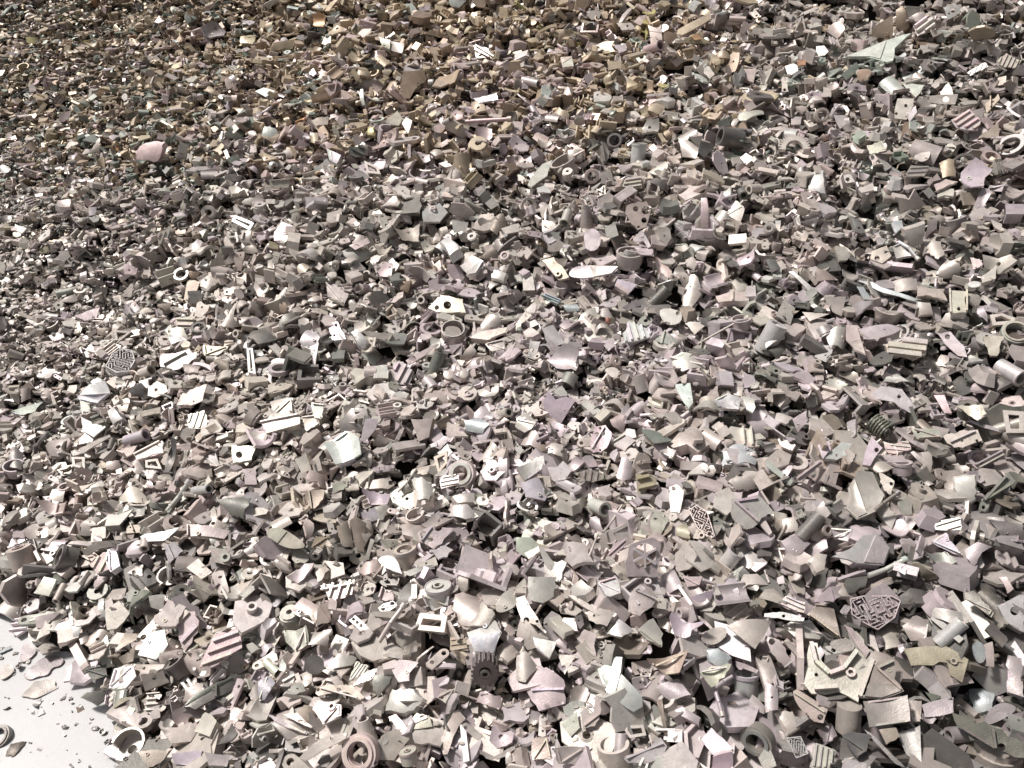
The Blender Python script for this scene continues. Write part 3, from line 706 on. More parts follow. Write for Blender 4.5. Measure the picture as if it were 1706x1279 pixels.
22|P|l|720,1180 750,1060 900,1010 960,1060 940,1270 730,1270|h=850,1130,80;L=spoked wheel plate;r=780,1085,920,1185;r=850,1050,850,1210;r=775,1170,925,1085|spoked wheel plate in lilac
22|T|l|1385,1190 1450,1110 46|L=thick bushing|thick lilac bushing pointing up
22|P|m|0,1010 100,1010 160,1060 70,1145 0,1100|e;L=mint hexagon plate|mint hexagon plate
22|P|m|150,1080 180,1080 260,1190 250,1260 190,1190|e|mint narrow side wall
22|B|n|470,1160 540,990 15||lower of two long thin rods
22|B|n|575,975 700,800 15||upper of two long thin rods
22|P|t|1040,950 1130,930 1150,1030 1060,1000|b=60,.7|tan tray with mint rim
22|P|c|820,930 890,830 1000,820 1010,900 940,1000 840,980|b=60,-.8;L=crumpled cream sheet|crumpled cream sheet
22|P|l|0,560 180,480 190,550 60,640|b=20,.4;L=lilac slanted block|lilac slanted channel piece
22|P|l|30,640 150,620 200,700 190,770 60,740|b=20,-.5|lilac plate with a mint glint
22|S|n|880,200 1060,170 1100,250 1060,280 1000,230|h=980,225,14|grey arch over a dark gap
22|P|w|1300,110 1400,60 1480,110 1470,170 1330,160|b=40,.9;L=white crinkled cap|white crinkled cap
22|P|l|1510,1180 1660,1180 1580,1240|e|lilac small triangle
22|S|n|1400,640 1500,560 1600,580 1580,680 1450,690|L=silvery dome|silvery dome with a crease
22|F|y|790,590 930,620 920,660 800,730|d=15,2,.2|olive ribbed bracket
22|P|m|950,450 1000,410 1060,450 1030,490|b=0,.9|mint shallow dish
22|C|n|170,430 230,380 310,400 300,470||grey chunky block
22|P|l|600,1130 640,1050 730,1010 720,1060 650,1150|r=610,1130,720,1030|lilac ridged strip
22|P|w|1050,0 1150,-10 1170,120 1140,160 1080,70|e;L=white pointed leaf|white pointed leaf
22|C|c|1420,20 1500,10 1490,70 1430,60||cream small block in the upper right
23|P|l|670,90 760,10 900,30 990,150 960,190 850,120 700,95|h=880,80,13;e;L=curved lilac arc plate|curved lilac arc plate
23|P|c|540,690 600,590 700,590 780,730 720,850 600,900 530,820 560,760|b=120,.55;e;L=huge smooth cream plate|huge smooth cream plate
23|P|n|740,570 850,640 830,730 780,700|h=828,657,12|grey rim with a small hole
23|B|d|680,865 870,720 22||thin dark blade lying across cream plate
23|P|l|450,1130 590,1060 640,1000 740,990 830,1080 790,1190 600,1180|e;x=6;L=pale polygon sheet|large pale polygon sheet
23|B|w|680,1255 910,1165 28|L=white key-like bar|white key-like bar
23|P|w|880,1190 930,1220 920,1260 885,1240|h=903,1215,13;e|white tab with a hole
23|C|m|1250,620 1380,610 1385,760 1320,810 1270,780|L=mint upright block|mint upright block
23|P|g|1410,830 1420,780 1600,580 1650,640 1450,840|h=1440,812,13;L=green-grey shank|green-grey shank with an end hole
23|W|n|1565,170 1706,180 1706,320 1590,320|w=34;L=square window frame|square window frame piece
23|P|l|640,530 700,340 770,420 690,540|h=732,433,16;e;L=lilac triangle with a hole|lilac triangular plate with one hole
23|P|w|390,490 430,440 500,380 570,390 530,470 470,500|h=467,470,10;e|white fish-shaped plate
23|P|l|175,230 270,170 270,250 210,320|h=223,187,12;e;L=lilac shield lug|lilac shield-shaped lug
23|K|g|710,225 800,325 46|L=green-grey coil|green-grey coil of thick wire
23|C|l|100,1030 220,980 300,1050 170,1160|L=knotted lilac cube|knotted lilac cube
23|C|c|290,1170 340,1110 410,1120 390,1220 340,1240||cream small cube
23|P|l|200,620 360,500 380,530 220,650|r=205,622,360,508|lilac slanted channel bar
23|T|l|900,570 900,520 48||lilac squat pot
23|F|n|780,410 940,370 960,430 820,470|d=-15,4,.08;L=grey banded strip|grey banded strip
23|F|n|1360,530 1560,430 1580,480 1400,560|d=25,2,.15;L=rough grey block|rough grey block with grooves
23|P|d|1480,880 1706,930 1706,1030 1560,1000|b=90,-1;L=large dark log panel|large dark log-like panel
23|P|l|1090,1040 1190,980 1300,1130 1240,1120|b=30,.6|lilac bent sheet with a fold
23|S|l|1310,1090 1400,1040 1500,1070 1430,1110 1370,1230|L=lilac arch|lilac arch with pleats
23|P|g|1030,1130 1180,1110 1250,1190 1150,1200|b=0,.8|green-tinged dish
23|P|n|430,960 580,970 540,1040 450,1020|b=0,1.0|grey open cup
23|F|l|1110,910 1290,880 1290,960 1120,960|d=5,2,.12|lilac row of blocks
23|T|d|250,990 350,880 40||dark rough log
23|P|m|0,500 30,510 180,640 160,670 0,540|e;L=mint slanted board|mint slanted board
23|C|n|110,890 200,870 220,970 120,980||grey boxy base
23|R|n|20,873 30 13|t=2|grey round eyelet stub
23|P|n|960,290 1130,290 1170,350 1000,360|h=1007,312,12|grey bracket with a hole
23|P|c|1170,340 1400,300 1430,370 1300,420 1200,390|h=1296,372,10;h=1395,372,10;L=cream pitted casting|cream pitted casting with two holes
23|P|c|1240,150 1430,140 1460,200 1400,240 1320,190|b=0,.6|cream saddle band
23|P|l|1110,70 1180,70 1230,190 1180,190|e|lilac curved strip upright
23|P|l|340,400 420,370 430,430 380,490|e|lilac square flake
23|P|g|870,780 960,740 970,860 900,860||green-grey folded rag of metal
23|C|n|1030,450 1110,440 1100,580 1040,580||grey barrel-shaped chunk
30|P|l|120,570 150,430 260,480 180,560|s;f;L=cone-shaped lilac flake|cone-shaped lilac flake on the white floor
30|P|l|145,655 185,625 220,585 250,555 330,510 430,540 400,590 340,600 320,650 250,660 190,685|s;f;L=long wavy lilac plate|long wavy lilac plate flat on the floor
30|P|n|140,790 220,690 350,680 380,730 240,800|f;L=grey ragged plate on the floor|grey ragged plate on the white floor
30|P|n|0,610 60,570 110,620 0,700|s;f|grey plate cut by the left edge
30|P|u|-20,490 70,460 75,475 0,510|f|blue-grey thin sliver on the floor
30|P|w|220,110 290,0 370,20 320,130|e;L=white rectangular plate|white rectangular plate
30|P|l|230,270 400,235 330,300 310,340 240,340|e;L=lilac-white flag-shaped plate|lilac-white flag-shaped plate
30|P|w|910,520 950,420 1000,370 1090,350 1110,450 1030,550|e;L=bluish white oval plate|bluish white oval plate
30|P|w|720,740 760,610 880,590 900,660 830,740|L=white round-cornered plate|white round-cornered plate
30|T|d|1180,640 1155,565 50|ri=.6;L=dark ring-topped boss|dark ring-topped boss
30|P|t|770,480 830,370 910,380 900,420 780,490|e|tan box lid
30|P|t|790,540 910,450 880,560 820,580|b=30,1|tan hollow cup
30|P|g|1210,860 1290,770 1430,700 1590,650 1600,700 1430,800 1290,880|b=-35,-.8;L=green-grey curved beam|green-grey curved beam
30|F|c|1320,600 1420,390 1580,330 1600,470 1400,600|d=25,3,.09;L=large ribbed housing|large ribbed housing with a grid
30|F|n|1170,220 1290,230 1310,330 1220,500 1180,400|d=50,2,.09|grey ribbed angle panel
30|P|n|1010,290 1110,150 1230,200 1160,330 1060,330|L=grey pentagon shell|grey pentagon shell with rounded base
30|P|m|980,130 1090,120 1080,230 990,200|e|mint-grey square pane
30|C|w|640,150 680,140 690,270 640,270||white small upright block
30|P|t|740,860 800,800 890,800 760,870||tan long flat shard
30|P|b|930,650 1080,620 1120,700 960,760|L=brown flat slab|brown flat slab
30|P|t|910,1150 1140,1140 1060,1230 980,1260|L=tan bent plate|tan bent plate near the bottom edge
30|P|l|1140,1170 1340,1150 1310,1260 1160,1240|e;L=pale lilac square|pale lilac square at the bottom
30|P|n|1350,1160 1520,1180 1500,1260 1380,1250|e|grey plate at bottom left
30|S|n|1640,780 1700,690 1740,780 1700,850||grey cone-shaped cap
30|P|k|550,610 700,580 710,660 610,690||black rough scrap at the heap's foot
30|C|g|540,800 620,760 740,780 640,850|L=green-grey toe block|green-grey toe block at the heap's foot
30|P|o|500,860 570,880 560,910 510,900||small orange stained chip at heap's foot
30|C|b|30,1180 70,1100 180,1080 90,1180|f;L=brown crumbly lump|brown crumbly lump on the white floor
30|R|n|-10,1060 58 36|f|grey ring cut by the left edge
30|W|w|1190,700 1230,650 1290,740 1240,770|w=16|small white bent clip
30|T|b|520,260 560,230 32||short brown pipe end
30|P|w|480,340 510,310 540,320 520,390 480,400|e|small cream crescent
31|F|c|410,60 640,20 620,120 490,170|d=80,4,.12;r=420,90,630,50;L=cream lattice|cream lattice of crossing ribs
31|P|c|210,240 290,130 400,190 380,330 340,260|b=60,-.9;L=star-shaped cream hood|star-shaped cream hood
31|P|t|400,190 470,160 480,300 385,330|x=-10|tan inner cheek beside the star hood
31|P|w|600,290 640,255 740,350 700,385|h=630,283,11;h=655,303,11;h=680,324,11;e;L=white bracket with three slots|white bracket with three slots
31|P|w|785,215 830,180 890,160 920,190 880,220 830,250|h=827,213,15;h=887,182,16;L=white double eyelet|white double eyelet
31|P|c|720,320 740,240 820,290 810,330 760,360|e|cream hexagon plate
31|B|c|795,430 960,200 30|L=long cream rod|long cream rod
31|T|m|1190,150 1190,65 72|ri=.55;L=rolled mint sleeve|rolled mint sleeve with nested rings
31|P|m|1090,120 1130,200 1270,130 1260,190 1160,230|b=0,.6|mint curved lip under the sleeve
31|W|c|1030,350 1070,240 1250,260 1230,370|w=30;L=open cream box frame|open cream box frame
31|P|w|1380,370 1460,340 1500,270 1550,260 1610,370 1560,510 1430,500|b=90,-.5;e;L=tooth-shaped white plate|tooth-shaped white plate
31|P|m|1560,220 1600,120 1700,60 1720,190 1620,240|s;b=40,-.5|mint-cream tongue plate
31|G|d|1500,640 95 40|x=-40;L=dark gear|dark gear with thick teeth
31|F|c|600,690 650,560 730,590 700,650|d=60,5,.06|cream comb-toothed plate
31|F|c|620,730 700,640 820,590 730,690|d=-60,6,.06|lower cream comb with fine teeth
31|C|g|750,700 770,650 900,650 850,720 790,790|L=green-grey cube|green-grey cube
31|C|m|830,880 880,740 1020,740 1080,800 1020,880 900,888|L=mint bell casting|mint bell-shaped casting
31|P|c|880,610 930,550 1060,570 1000,640 1000,690 930,700|e;L=cream L-shaped plate|cream L-shaped plate
31|P|c|380,775 390,730 440,720 620,720 710,800 690,812 590,765 400,790|h=400,750,12;h=533,750,14;L=long arm with two holes|long cream arm with two holes
31|P|c|360,880 400,820 550,850 550,920 430,980|o=490,865,24;L=cream shield plate with a boss|cream shield plate with a boss
31|P|c|1342,985 1375,965 1515,1075 1485,1105|h=1372,1000,13;h=1485,1075,13;e;L=two-hole link|two-hole link plate
31|R|n|670,1170 105 62|t=1.1;L=big grooved ring|big grooved ring at the bottom
31|T|n|985,1220 990,1155 46|ri=.45|grey tube end with thick wall
31|P|c|270,1200 360,1110 470,1050 590,1030 580,1070 430,1150 310,1220|h=485,1073,12;e;L=cream boomerang wing|cream boomerang wing with a hole
31|T|n|715,1080 695,950 60|r2=.55;L=cone|grey cone with a dark face
31|P|m|760,1100 830,1060 870,1090 800,1140|s|mint oval flake near bottom
31|P|c|1220,1170 1210,1060 1320,870 1370,930 1290,1060 1250,1170|b=30,-.5;L=cream paddle|cream paddle-shaped shank
31|P|c|1180,800 1220,760 1300,740 1240,840|h=1213,797,14|cream lug with one eye
31|P|c|1410,820 1480,760 1610,800 1590,880 1530,860|b=0,-.7;L=cream vaulted flap|cream vaulted flap
31|P|n|160,910 260,900 360,990 350,1003|e|grey leaf plate stacked with others
31|P|n|40,900 150,950 330,1030 320,1045 130,970|e|long grey edge-on plate
31|P|c|860,930 910,910 990,1010 960,1045|e;t=3|cream thick bar end
31|P|c|990,980 1050,900 1130,920 1150,990 1020,1010|h=1085,935,18;t=3;L=cream cast block|cream cast block with a bore
31|P|n|1450,1140 1560,1190 1700,1110 1700,1140 1560,1220 1460,1170||grey swooping strip
31|S|d|300,600 320,530 380,510 440,550 430,640 340,650|s;L=dark round cover|dark round cover
31|F|t|1270,400 1370,410 1390,490 1270,490|d=10,3,.1|tan ribbed can side
31|P|c|170,360 330,330 340,450 250,500 190,440|b=30,.7;h=180,365,10|cream bent lug with a pinhole
31|S|c|330,450 430,350 490,350 450,450||cream scoop
31|P|m|440,590 530,510 650,530 620,580 460,610|b=0,-.4;L=mint-cream long flap|mint-cream long flap
31|T|m|50,560 130,640 24||mint pin at lower left
31|P|w|130,620 160,540 185,580 190,640|e|white pointed flake
31|P|m|0,700 60,650 110,700 40,810 0,820|b=60,-.6|mint-white curved sheet
31|C|n|1630,1240 1640,1160 1670,1160 1680,1260|s|upright grey peg at the bottom
32|P|m|80,0 270,0 250,130 180,175 90,150|h=118,35,8;b=0,-.3;L=mint-grey curved panel|mint-grey curved panel
32|P|c|-10,140 50,120 140,270 190,375 130,320 40,300|h=67,288,20;h=138,297,11;e;L=long cream lug|long cream lug with two bores
32|P|w|110,400 270,430 220,540 130,470|e;L=white shard|white pentagonal shard
32|P|c|270,510 400,520 320,650|h=313,605,17;e|cream guitar-pick plate with a hole
32|P|l|60,750 130,640 200,600 310,680 320,840 150,890|r=100,750,315,742;b=0,-.4;L=large lilac domed plate|large lilac domed plate with a crease
32|P|w|530,600 620,520 700,530 690,640 830,790 830,840 770,880 600,770|b=-40,-.5;e;L=big bright stepped shell|big bright stepped shell
32|P|c|800,350 900,280 970,380 960,470 860,420|b=60,.8;L=cream triangular dish|cream triangular dish
32|P|l|750,140 780,80 820,50 900,70 940,150 820,260 750,230|h=832,75,22;b=20,-.5;L=lilac hood with a hole|lilac hood with a round hole
32|P|w|600,370 680,280 780,350 700,400|b=0,-.5|white lilac leaf plate
32|P|l|1010,290 1050,250 1130,310 1250,330 1120,410 1050,390|b=-20,.9;L=lilac wavy seat|lilac wavy seat-shaped piece
32|P|c|1200,420 1280,340 1390,330 1390,400 1300,465|s;b=0,.5|cream spoon bowl flake
32|P|c|1410,320 1470,290 1706,290 1640,400 1580,480|b=0,-.5;e;L=manta-shaped plate|manta-shaped cream plate
32|P|t|870,560 980,540 1140,500 1080,640 990,650 910,600|b=-15,1;L=boat-shaped hull|boat-shaped tan hull
32|S|l|920,730 1070,670 1150,780 1020,830|b=60,-1;L=lilac saddle pipe|lilac saddle-shaped pipe half
32|C|l|1050,880 1100,860 1220,930 1210,980 1090,920||lilac small brick
32|P|b|925,810 965,810 1005,1040 985,1045|e|dark slim upright bar
32|T|c|640,1210 640,1110 90|ri=.8;L=round cream cup|round cream cup with broken lip
32|P|l|700,1190 860,1150 960,1060 1000,1120 960,1200 850,1240 740,1230|b=60,-.4;r=730,1200,970,1100;L=grooved lilac arc|grooved lilac arc segment
32|P|c|420,900 490,840 570,900 520,990 440,1000|h=492,885,20;L=cream plate with a punched eye|cream plate with a punched eye
32|P|c|290,970 400,890 420,1000 360,1060|e|cream plate joined edge to edge
32|P|c|400,410 450,350 530,380 515,460 525,545 495,500 460,450 430,440|L=cream splash-shaped piece|cream splash-shaped piece
32|R|c|562,455 23 13|t=2|small cream eyelet
32|W|n|700,990 840,980 860,1050 750,1070|w=16|grey vented frame
32|P|l|1220,1080 1290,1000 1430,1140 1300,1180|e;L=lilac stepped box|lilac stepped box top
32|P|l|1300,1190 1430,1155 1430,1279 1290,1279|e;x=-30|lilac box front at the bottom edge
32|R|g|1590,1090 90 48|y=-25;t=1.5;L=green-tinged pulley|green-tinged pulley with grooves
32|C|u|1260,490 1340,480 1420,540 1350,620 1280,560||blue-grey mottled block
32|P|c|1210,640 1280,600 1420,600 1290,740|b=30,.8|cream angular scoop
32|T|l|1520,760 1515,650 68|L=lilac cup|lilac cup with a bent rim
32|P|t|100,1070 210,1060 240,1200 110,1220|L=tan casting stub|tan rough casting stub
32|S|n|0,520 60,490 140,600 60,700 0,680|L=grey rounded shoulder|grey rounded shoulder
32|P|l|540,40 660,0 690,110 600,130||lilac bent corner plate
32|P|n|340,120 380,125 560,240 550,260|e;t=3|long slim grey bar
32|P|c|450,240 550,210 660,230 600,330 510,300|h=515,258,9|cream lumpy knuckle with pits
32|P|l|1140,140 1240,110 1330,80 1260,180 1180,190|b=30,-.6|lilac folded wing
32|P|c|1100,0 1230,0 1210,60 1130,70||cream corner scrap
32|P|l|1450,560 1600,620 1590,640 1460,590|e|lilac thin strip
32|B|l|1320,730 1430,660 22||short lilac stick
32|B|l|1320,760 1360,910 26||leaning lilac stick
32|P|n|1510,860 1560,780 1650,860 1640,910|b=20,-.8;L=round-backed shell|grey round-backed shell
32|P|n|250,1130 450,1130 440,1240 280,1240|x=-20|flat green-tinged panel at the bottom
32|P|n|1600,1200 1660,1110 1720,1250 1640,1279|e|grey fin at the bottom edge
33|M|l|560,150 640,130 830,130 890,160 850,270 740,350 660,310 570,250|L=large labyrinth plate;a=20|large labyrinth plate with winding channels
33|P|c|190,640 270,590 290,430 340,440 370,560 440,630 520,600 590,500 530,340 600,350 710,540 610,830 480,760 300,770|h=333,650,13;r=300,445,330,570;r=330,570,420,650;r=420,650,515,615;r=515,615,600,500;r=620,800,705,560;r=320,745,470,735;o=560,640,26;L=star-armed casting|star-armed casting with a round scroll
33|P|c|640,800 720,590 850,530 850,680 910,760 760,810|L=rough cream triangle|rough cream triangle with a grainy face
33|P|c|640,830 930,790 950,960 680,1000|b=0,.3;e;L=smooth rectangular cheek|smooth rectangular cheek plate
33|P|c|940,820 1030,820 1020,960 960,960|t=4|cream flange at the plate's end
33|T|c|545,1010 550,850 62|s;L=rounded cream post|rounded cream post
33|P|t|180,760 230,760 410,880 380,970 320,960 200,830|r=190,765,390,895;h=360,930,20;L=tan channel|tan channel with a dark hole
33|M|w|140,1070 230,1060 280,1170 200,1200|a=80;L=small comb plate|small comb plate of white bars
33|P|c|120,310 300,290 390,380 360,410 200,400|b=0,-.4|cream jagged ledge
33|P|b|270,250 340,190 450,200 500,420 380,330|b=50,-.7;L=brown tent-shaped piece|brown tent-shaped piece
33|P|l|320,170 420,70 560,60 450,170|b=20,-.4|lilac leaning leaf
33|F|l|80,190 130,130 260,170 250,240|d=-30,3,.12|lilac slatted strip
33|P|w|-10,245 110,235 255,275 250,295 100,280 -10,268|h=117,262,11;L=slim white link|slim white link with a hole
33|P|t|910,480 1190,460 1340,550 1300,700 1220,650 1200,570 960,590|L=big twisted casting|big twisted casting with a bent end
33|P|d|1230,900 1500,1000 1706,1100 1706,1200 1520,1150 1270,1000|h=1555,1130,28;L=dark lilac rail|dark lilac rail with a bolt hole
33|P|l|1530,190 1706,120 1706,370 1600,310|h=1645,228,30;L=lilac flange at the right edge|lilac flange at the right edge
33|P|g|1310,110 1370,90 1510,240 1490,270 1320,150|b=45,-.5|olive-grey leaf
33|P|l|1430,960 1500,850 1600,830 1680,880 1480,990|s;L=lilac oval flap|lilac oval flap
33|C|u|1340,740 1510,720 1490,890 1380,900|L=blue-grey block|blue-grey block
33|P|g|650,1010 700,1040 920,1260 860,1240|e|long green-grey sliver
33|P|l|870,1040 1020,990 1030,1250 930,1180|b=0,.6;L=lilac upright slab|lilac upright slab
33|F|c|330,1100 460,1150 420,1270 290,1260|d=70,4,.1|cream corrugated base
33|P|c|520,1200 690,1240 690,1279 500,1270|e|cream panel cut by the bottom edge
33|P|l|900,330 970,280 1080,300 1060,420 960,460|b=60,1;L=lilac scooped shell|lilac scooped shell
33|T|w|1160,430 1290,310 36|L=bright curved pipe|bright curved pipe
33|P|l|1600,520 1706,540 1706,800 1600,760|b=0,-.8;L=tall lilac sheet|tall lilac sheet
33|P|l|520,320 570,340 690,490 660,540 600,460|e|lilac tapering arm
33|P|n|400,430 560,400 600,490 470,500|s|grey plate behind the casting
33|P|c|120,430 160,430 280,560 250,580|t=4;e|cream square bar
33|P|n|0,390 90,420 180,560 130,600 40,510|h=40,430,22|grey elbow with a hole
33|P|g|1050,760 960,740 1170,795 1100,830|e|green-grey spear-like sliver
33|P|l|1030,850 1240,800 1240,900 1050,930|e;L=lilac flat shelf|lilac flat shelf
33|C|c|80,900 180,890 230,990 150,1040|L=cream knuckle|cream knuckle
33|S|l|0,690 80,740 80,880 0,900|h=40,800,8|lilac rounded stub at left
33|P|d|330,1020 430,970 470,1060 400,1110|b=0,.9|dark round dish
33|P|n|1120,200 1300,230 1330,300 1240,320 1100,260|b=0,-.8|grey bent tab
33|P|l|1540,0 1590,0 1640,80 1600,110|e|lilac bright crescent strip
33|P|d|1450,350 1500,300 1600,420 1560,470|x=-10|dark leaning leaf
33|P|g|500,1050 560,1030 680,1040 660,1160 600,1200|b=30,.8;L=green-grey pointed hood|green-grey pointed hood
33|P|t|750,1010 860,1000 890,1060 800,1110||tan crumpled scrap
33|P|u|1360,440 1420,420 1470,520 1420,590 1370,530|s|blue-grey round-ended strip
33|P|l|1440,450 1500,430 1510,600 1460,590|e|lilac upright slat
"""
# ------------------------------------------------------------------ material shared by all the scrap (colour comes with each piece)
def scrap_material():
    m = bpy.data.materials.new("cast_alloy"); m.use_nodes = True; t = m.node_tree; b = t.nodes['Principled BSDF']; N = t.nodes.new; L = t.links.new
    at = N('ShaderNodeAttribute'); at.attribute_name = 'tint'
    tc = N('ShaderNodeTexCoord')
    n1 = N('ShaderNodeTexNoise'); n1.inputs['Scale'].default_value = 34; n1.inputs['Detail'].default_value = 7; n1.inputs['Roughness'].default_value = .62
    n2 = N('ShaderNodeTexNoise'); n2.inputs['Scale'].default_value = 260; n2.inputs['Detail'].default_value = 4
    n3 = N('ShaderNodeTexNoise'); n3.inputs['Scale'].default_value = 90; n3.inputs['Detail'].default_value = 3
    for n in (n1, n2, n3): L(tc.outputs['Object'], n.inputs['Vector'])
    n4 = N('ShaderNodeTexNoise'); n4.inputs['Scale'].default_value = 11; n4.inputs['Detail'].default_value = 8; n4.inputs['Roughness'].default_value = .7; L(tc.outputs['Object'], n4.inputs['Vector'])
    st = N('ShaderNodeMapRange'); st.inputs['From Min'].default_value = .54; st.inputs['From Max'].default_value = .66; st.inputs['To Max'].default_value = .4; L(n4.outputs[0], st.inputs[0])
    sx = N('ShaderNodeMix'); sx.data_type = 'RGBA'; sx.inputs[7].default_value = (.30, .245, .205, 1); L(st.outputs[0], sx.inputs[0]); L(at.outputs['Color'], sx.inputs[6])
    mr = N('ShaderNodeMapRange'); mr.inputs['From Min'].default_value = .35; mr.inputs['From Max'].default_value = .68; mr.inputs['To Min'].default_value = .80; mr.inputs['To Max'].default_value = 1.06
    L(n1.outputs[0], mr.inputs[0])
    mul = N('ShaderNodeVectorMath'); mul.operation = 'SCALE'; L(sx.outputs[2], mul.inputs[0]); L(mr.outputs[0], mul.inputs['Scale'])
    sp = N('ShaderNodeMapRange'); sp.inputs['From Min'].default_value = .62; sp.inputs['From Max'].default_value = .74; L(n3.outputs[0], sp.inputs[0])
    mx = N('ShaderNodeMix'); mx.data_type = 'RGBA'; mx.inputs[7].default_value = (.16, .13, .11, 1)
    fm = N('ShaderNodeMath'); fm.operation = 'MULTIPLY'; fm.inputs[1].default_value = .35; L(sp.outputs[0], fm.inputs[0]); L(fm.outputs[0], mx.inputs[0]); L(mul.outputs[0], mx.inputs[6])
    L(mx.outputs[2], b.inputs['Base Color'])
    b.inputs['Metallic'].default_value = .26
    rr = N('ShaderNodeMapRange'); rr.inputs['To Min'].default_value = .36; rr.inputs['To Max'].default_value = .56; L(n1.outputs[0], rr.inputs[0]); L(rr.outputs[0], b.inputs['Roughness'])
    ad = N('ShaderNodeMath'); ad.operation = 'MULTIPLY_ADD'; ad.inputs[1].default_value = .45; L(n2.outputs[0], ad.inputs[0]); L(n1.outputs[0], ad.inputs[2])
    bp = N('ShaderNodeBump'); bp.inputs['Strength'].default_value = .45; bp.inputs['Distance'].default_value = .0018; L(ad.outputs[0], bp.inputs['Height']); L(bp.outputs[0], b.inputs['Normal'])
    return m
MAT = scrap_material()
def fresh(n, F, S):
    """snapped edges show cleaner metal than the cast skin"""
    k = np.ones(n, np.float32)
    for f, s in zip(F, S):
        if not s and len(f) == 4: k[list(f)] = 1.22
    return k
def make_mesh(name, V, F, S, tint):
    me = bpy.data.meshes.new(name)
    ln = np.array([len(f) for f in F], np.int32); lv = np.array([i for f in F for i in f], np.int32)
    me.vertices.add(len(V)); me.vertices.foreach_set('co', np.asarray(V, np.float32).ravel())
    me.loops.add(len(lv)); me.loops.foreach_set('vertex_index', lv)
    me.polygons.add(len(F)); me.polygons.foreach_set('loop_start', np.concatenate([[0], np.cumsum(ln)[:-1]]).astype(np.int32))
    me.update(calc_edges=True); me.polygons.foreach_set('use_smooth', np.asarray(S, bool))
    a = me.attributes.new('tint', 'FLOAT_COLOR', 'POINT'); c = np.ones((len(V), 4), np.float32)
    c[:, :3] = tint; c[:, :3] *= fresh(len(V), F, S)[:, None]; a.data.foreach_set('color', c.ravel()); me.materials.append(MAT); me.validate()
    return me
def link(name, mesh, parent=None):
    o = bpy.data.objects.new(name, mesh); COL.objects.link(o)
    if parent: o.parent = parent
    return o

KIND = dict(P=('metal_plate', 'plate', 'broken metal plates in the heap'), S=('curved_shell', 'shell', 'curved shell fragments in the heap'),
            T=('pipe_stub', 'pipe', 'pipe stubs in the heap'), R=('metal_ring', 'ring', 'rings and washers in the heap'), B=('metal_rod', 'rod', 'rods in the heap'),
            F=('ribbed_casting', 'casting', 'ribbed castings in the heap'), M=('labyrinth_plate', 'channel plate', 'channel plates in the heap'), G=('toothed_gear', 'gear', 'gears in the heap'),
            W=('open_frame', 'frame', 'open frames in the heap'), C=('cast_block', 'block', 'cast blocks in the heap'), K=('wire_coil', 'coil', 'coils in the heap'))
ORG = [[(0, 0), (430, 0), (860, 0), (1276, 0)], [(0, 320), (430, 320), (860, 320), (1276, 320)], [(0, 640), (430, 640), (860, 640), (1276, 640)], [(0, 960), (430, 960), (860, 960), (1276, 960)]]
ZS = 430 / 1706
def parse(line, idx):
    reg, kind, tint, pts, opts, desc = line.split('|'); ox, oy = ORG[int(reg[0])][int(reg[1])]
    def P(x, y): return (ox + float(x) * ZS, oy + float(y) * ZS)
    raw = pts.split(); xy = []; ex = []
    for r in raw:
        if ',' in r: xy.append(P(*r.split(',')))
        else: ex.append(float(r) * ZS)
    o = {}
    for q in opts.split(';'):
        if not q: continue
        k, _, v = q.partition('='); o[k] = v
    lists = dict(h=[], r=[], bs=[])                     # several holes or ribs come as repeated keys
    for q in opts.split(';'):
        k, _, v = q.partition('=')
        if k in ('h', 'o'):
            a = v.split(','); lists['bs' if k == 'o' else k].append((*P(a[0], a[1]), float(a[2]) * ZS))
        if k == 'r' and kind != 'T':
            a = v.split(',')
            if len(a) == 4: lists[k].append((*P(a[0], a[1]), *P(a[2], a[3])))
    return dict(i=idx, kind=kind, tint=tint, xy=xy, ex=ex, o=o, desc=desc, **lists)
HERO = [parse(l, i) for i, l in enumerate(HERO_TXT.strip().splitlines())]

def blur(A, k):
    c = np.cumsum(np.pad(A, ((k + 1, k), (0, 0)), mode='edge'), 0); A = (c[2 * k + 1:] - c[:-2 * k - 1]) / (2 * k + 1)
    c = np.cumsum(np.pad(A, ((0, 0), (k + 1, k)), mode='edge'), 1); return (c[:, 2 * k + 1:] - c[:, :-2 * k - 1]) / (2 * k + 1)
HS = blur(blur(H, 6), 6)
gx, gy = np.gradient(blur(HB, 12), GC)

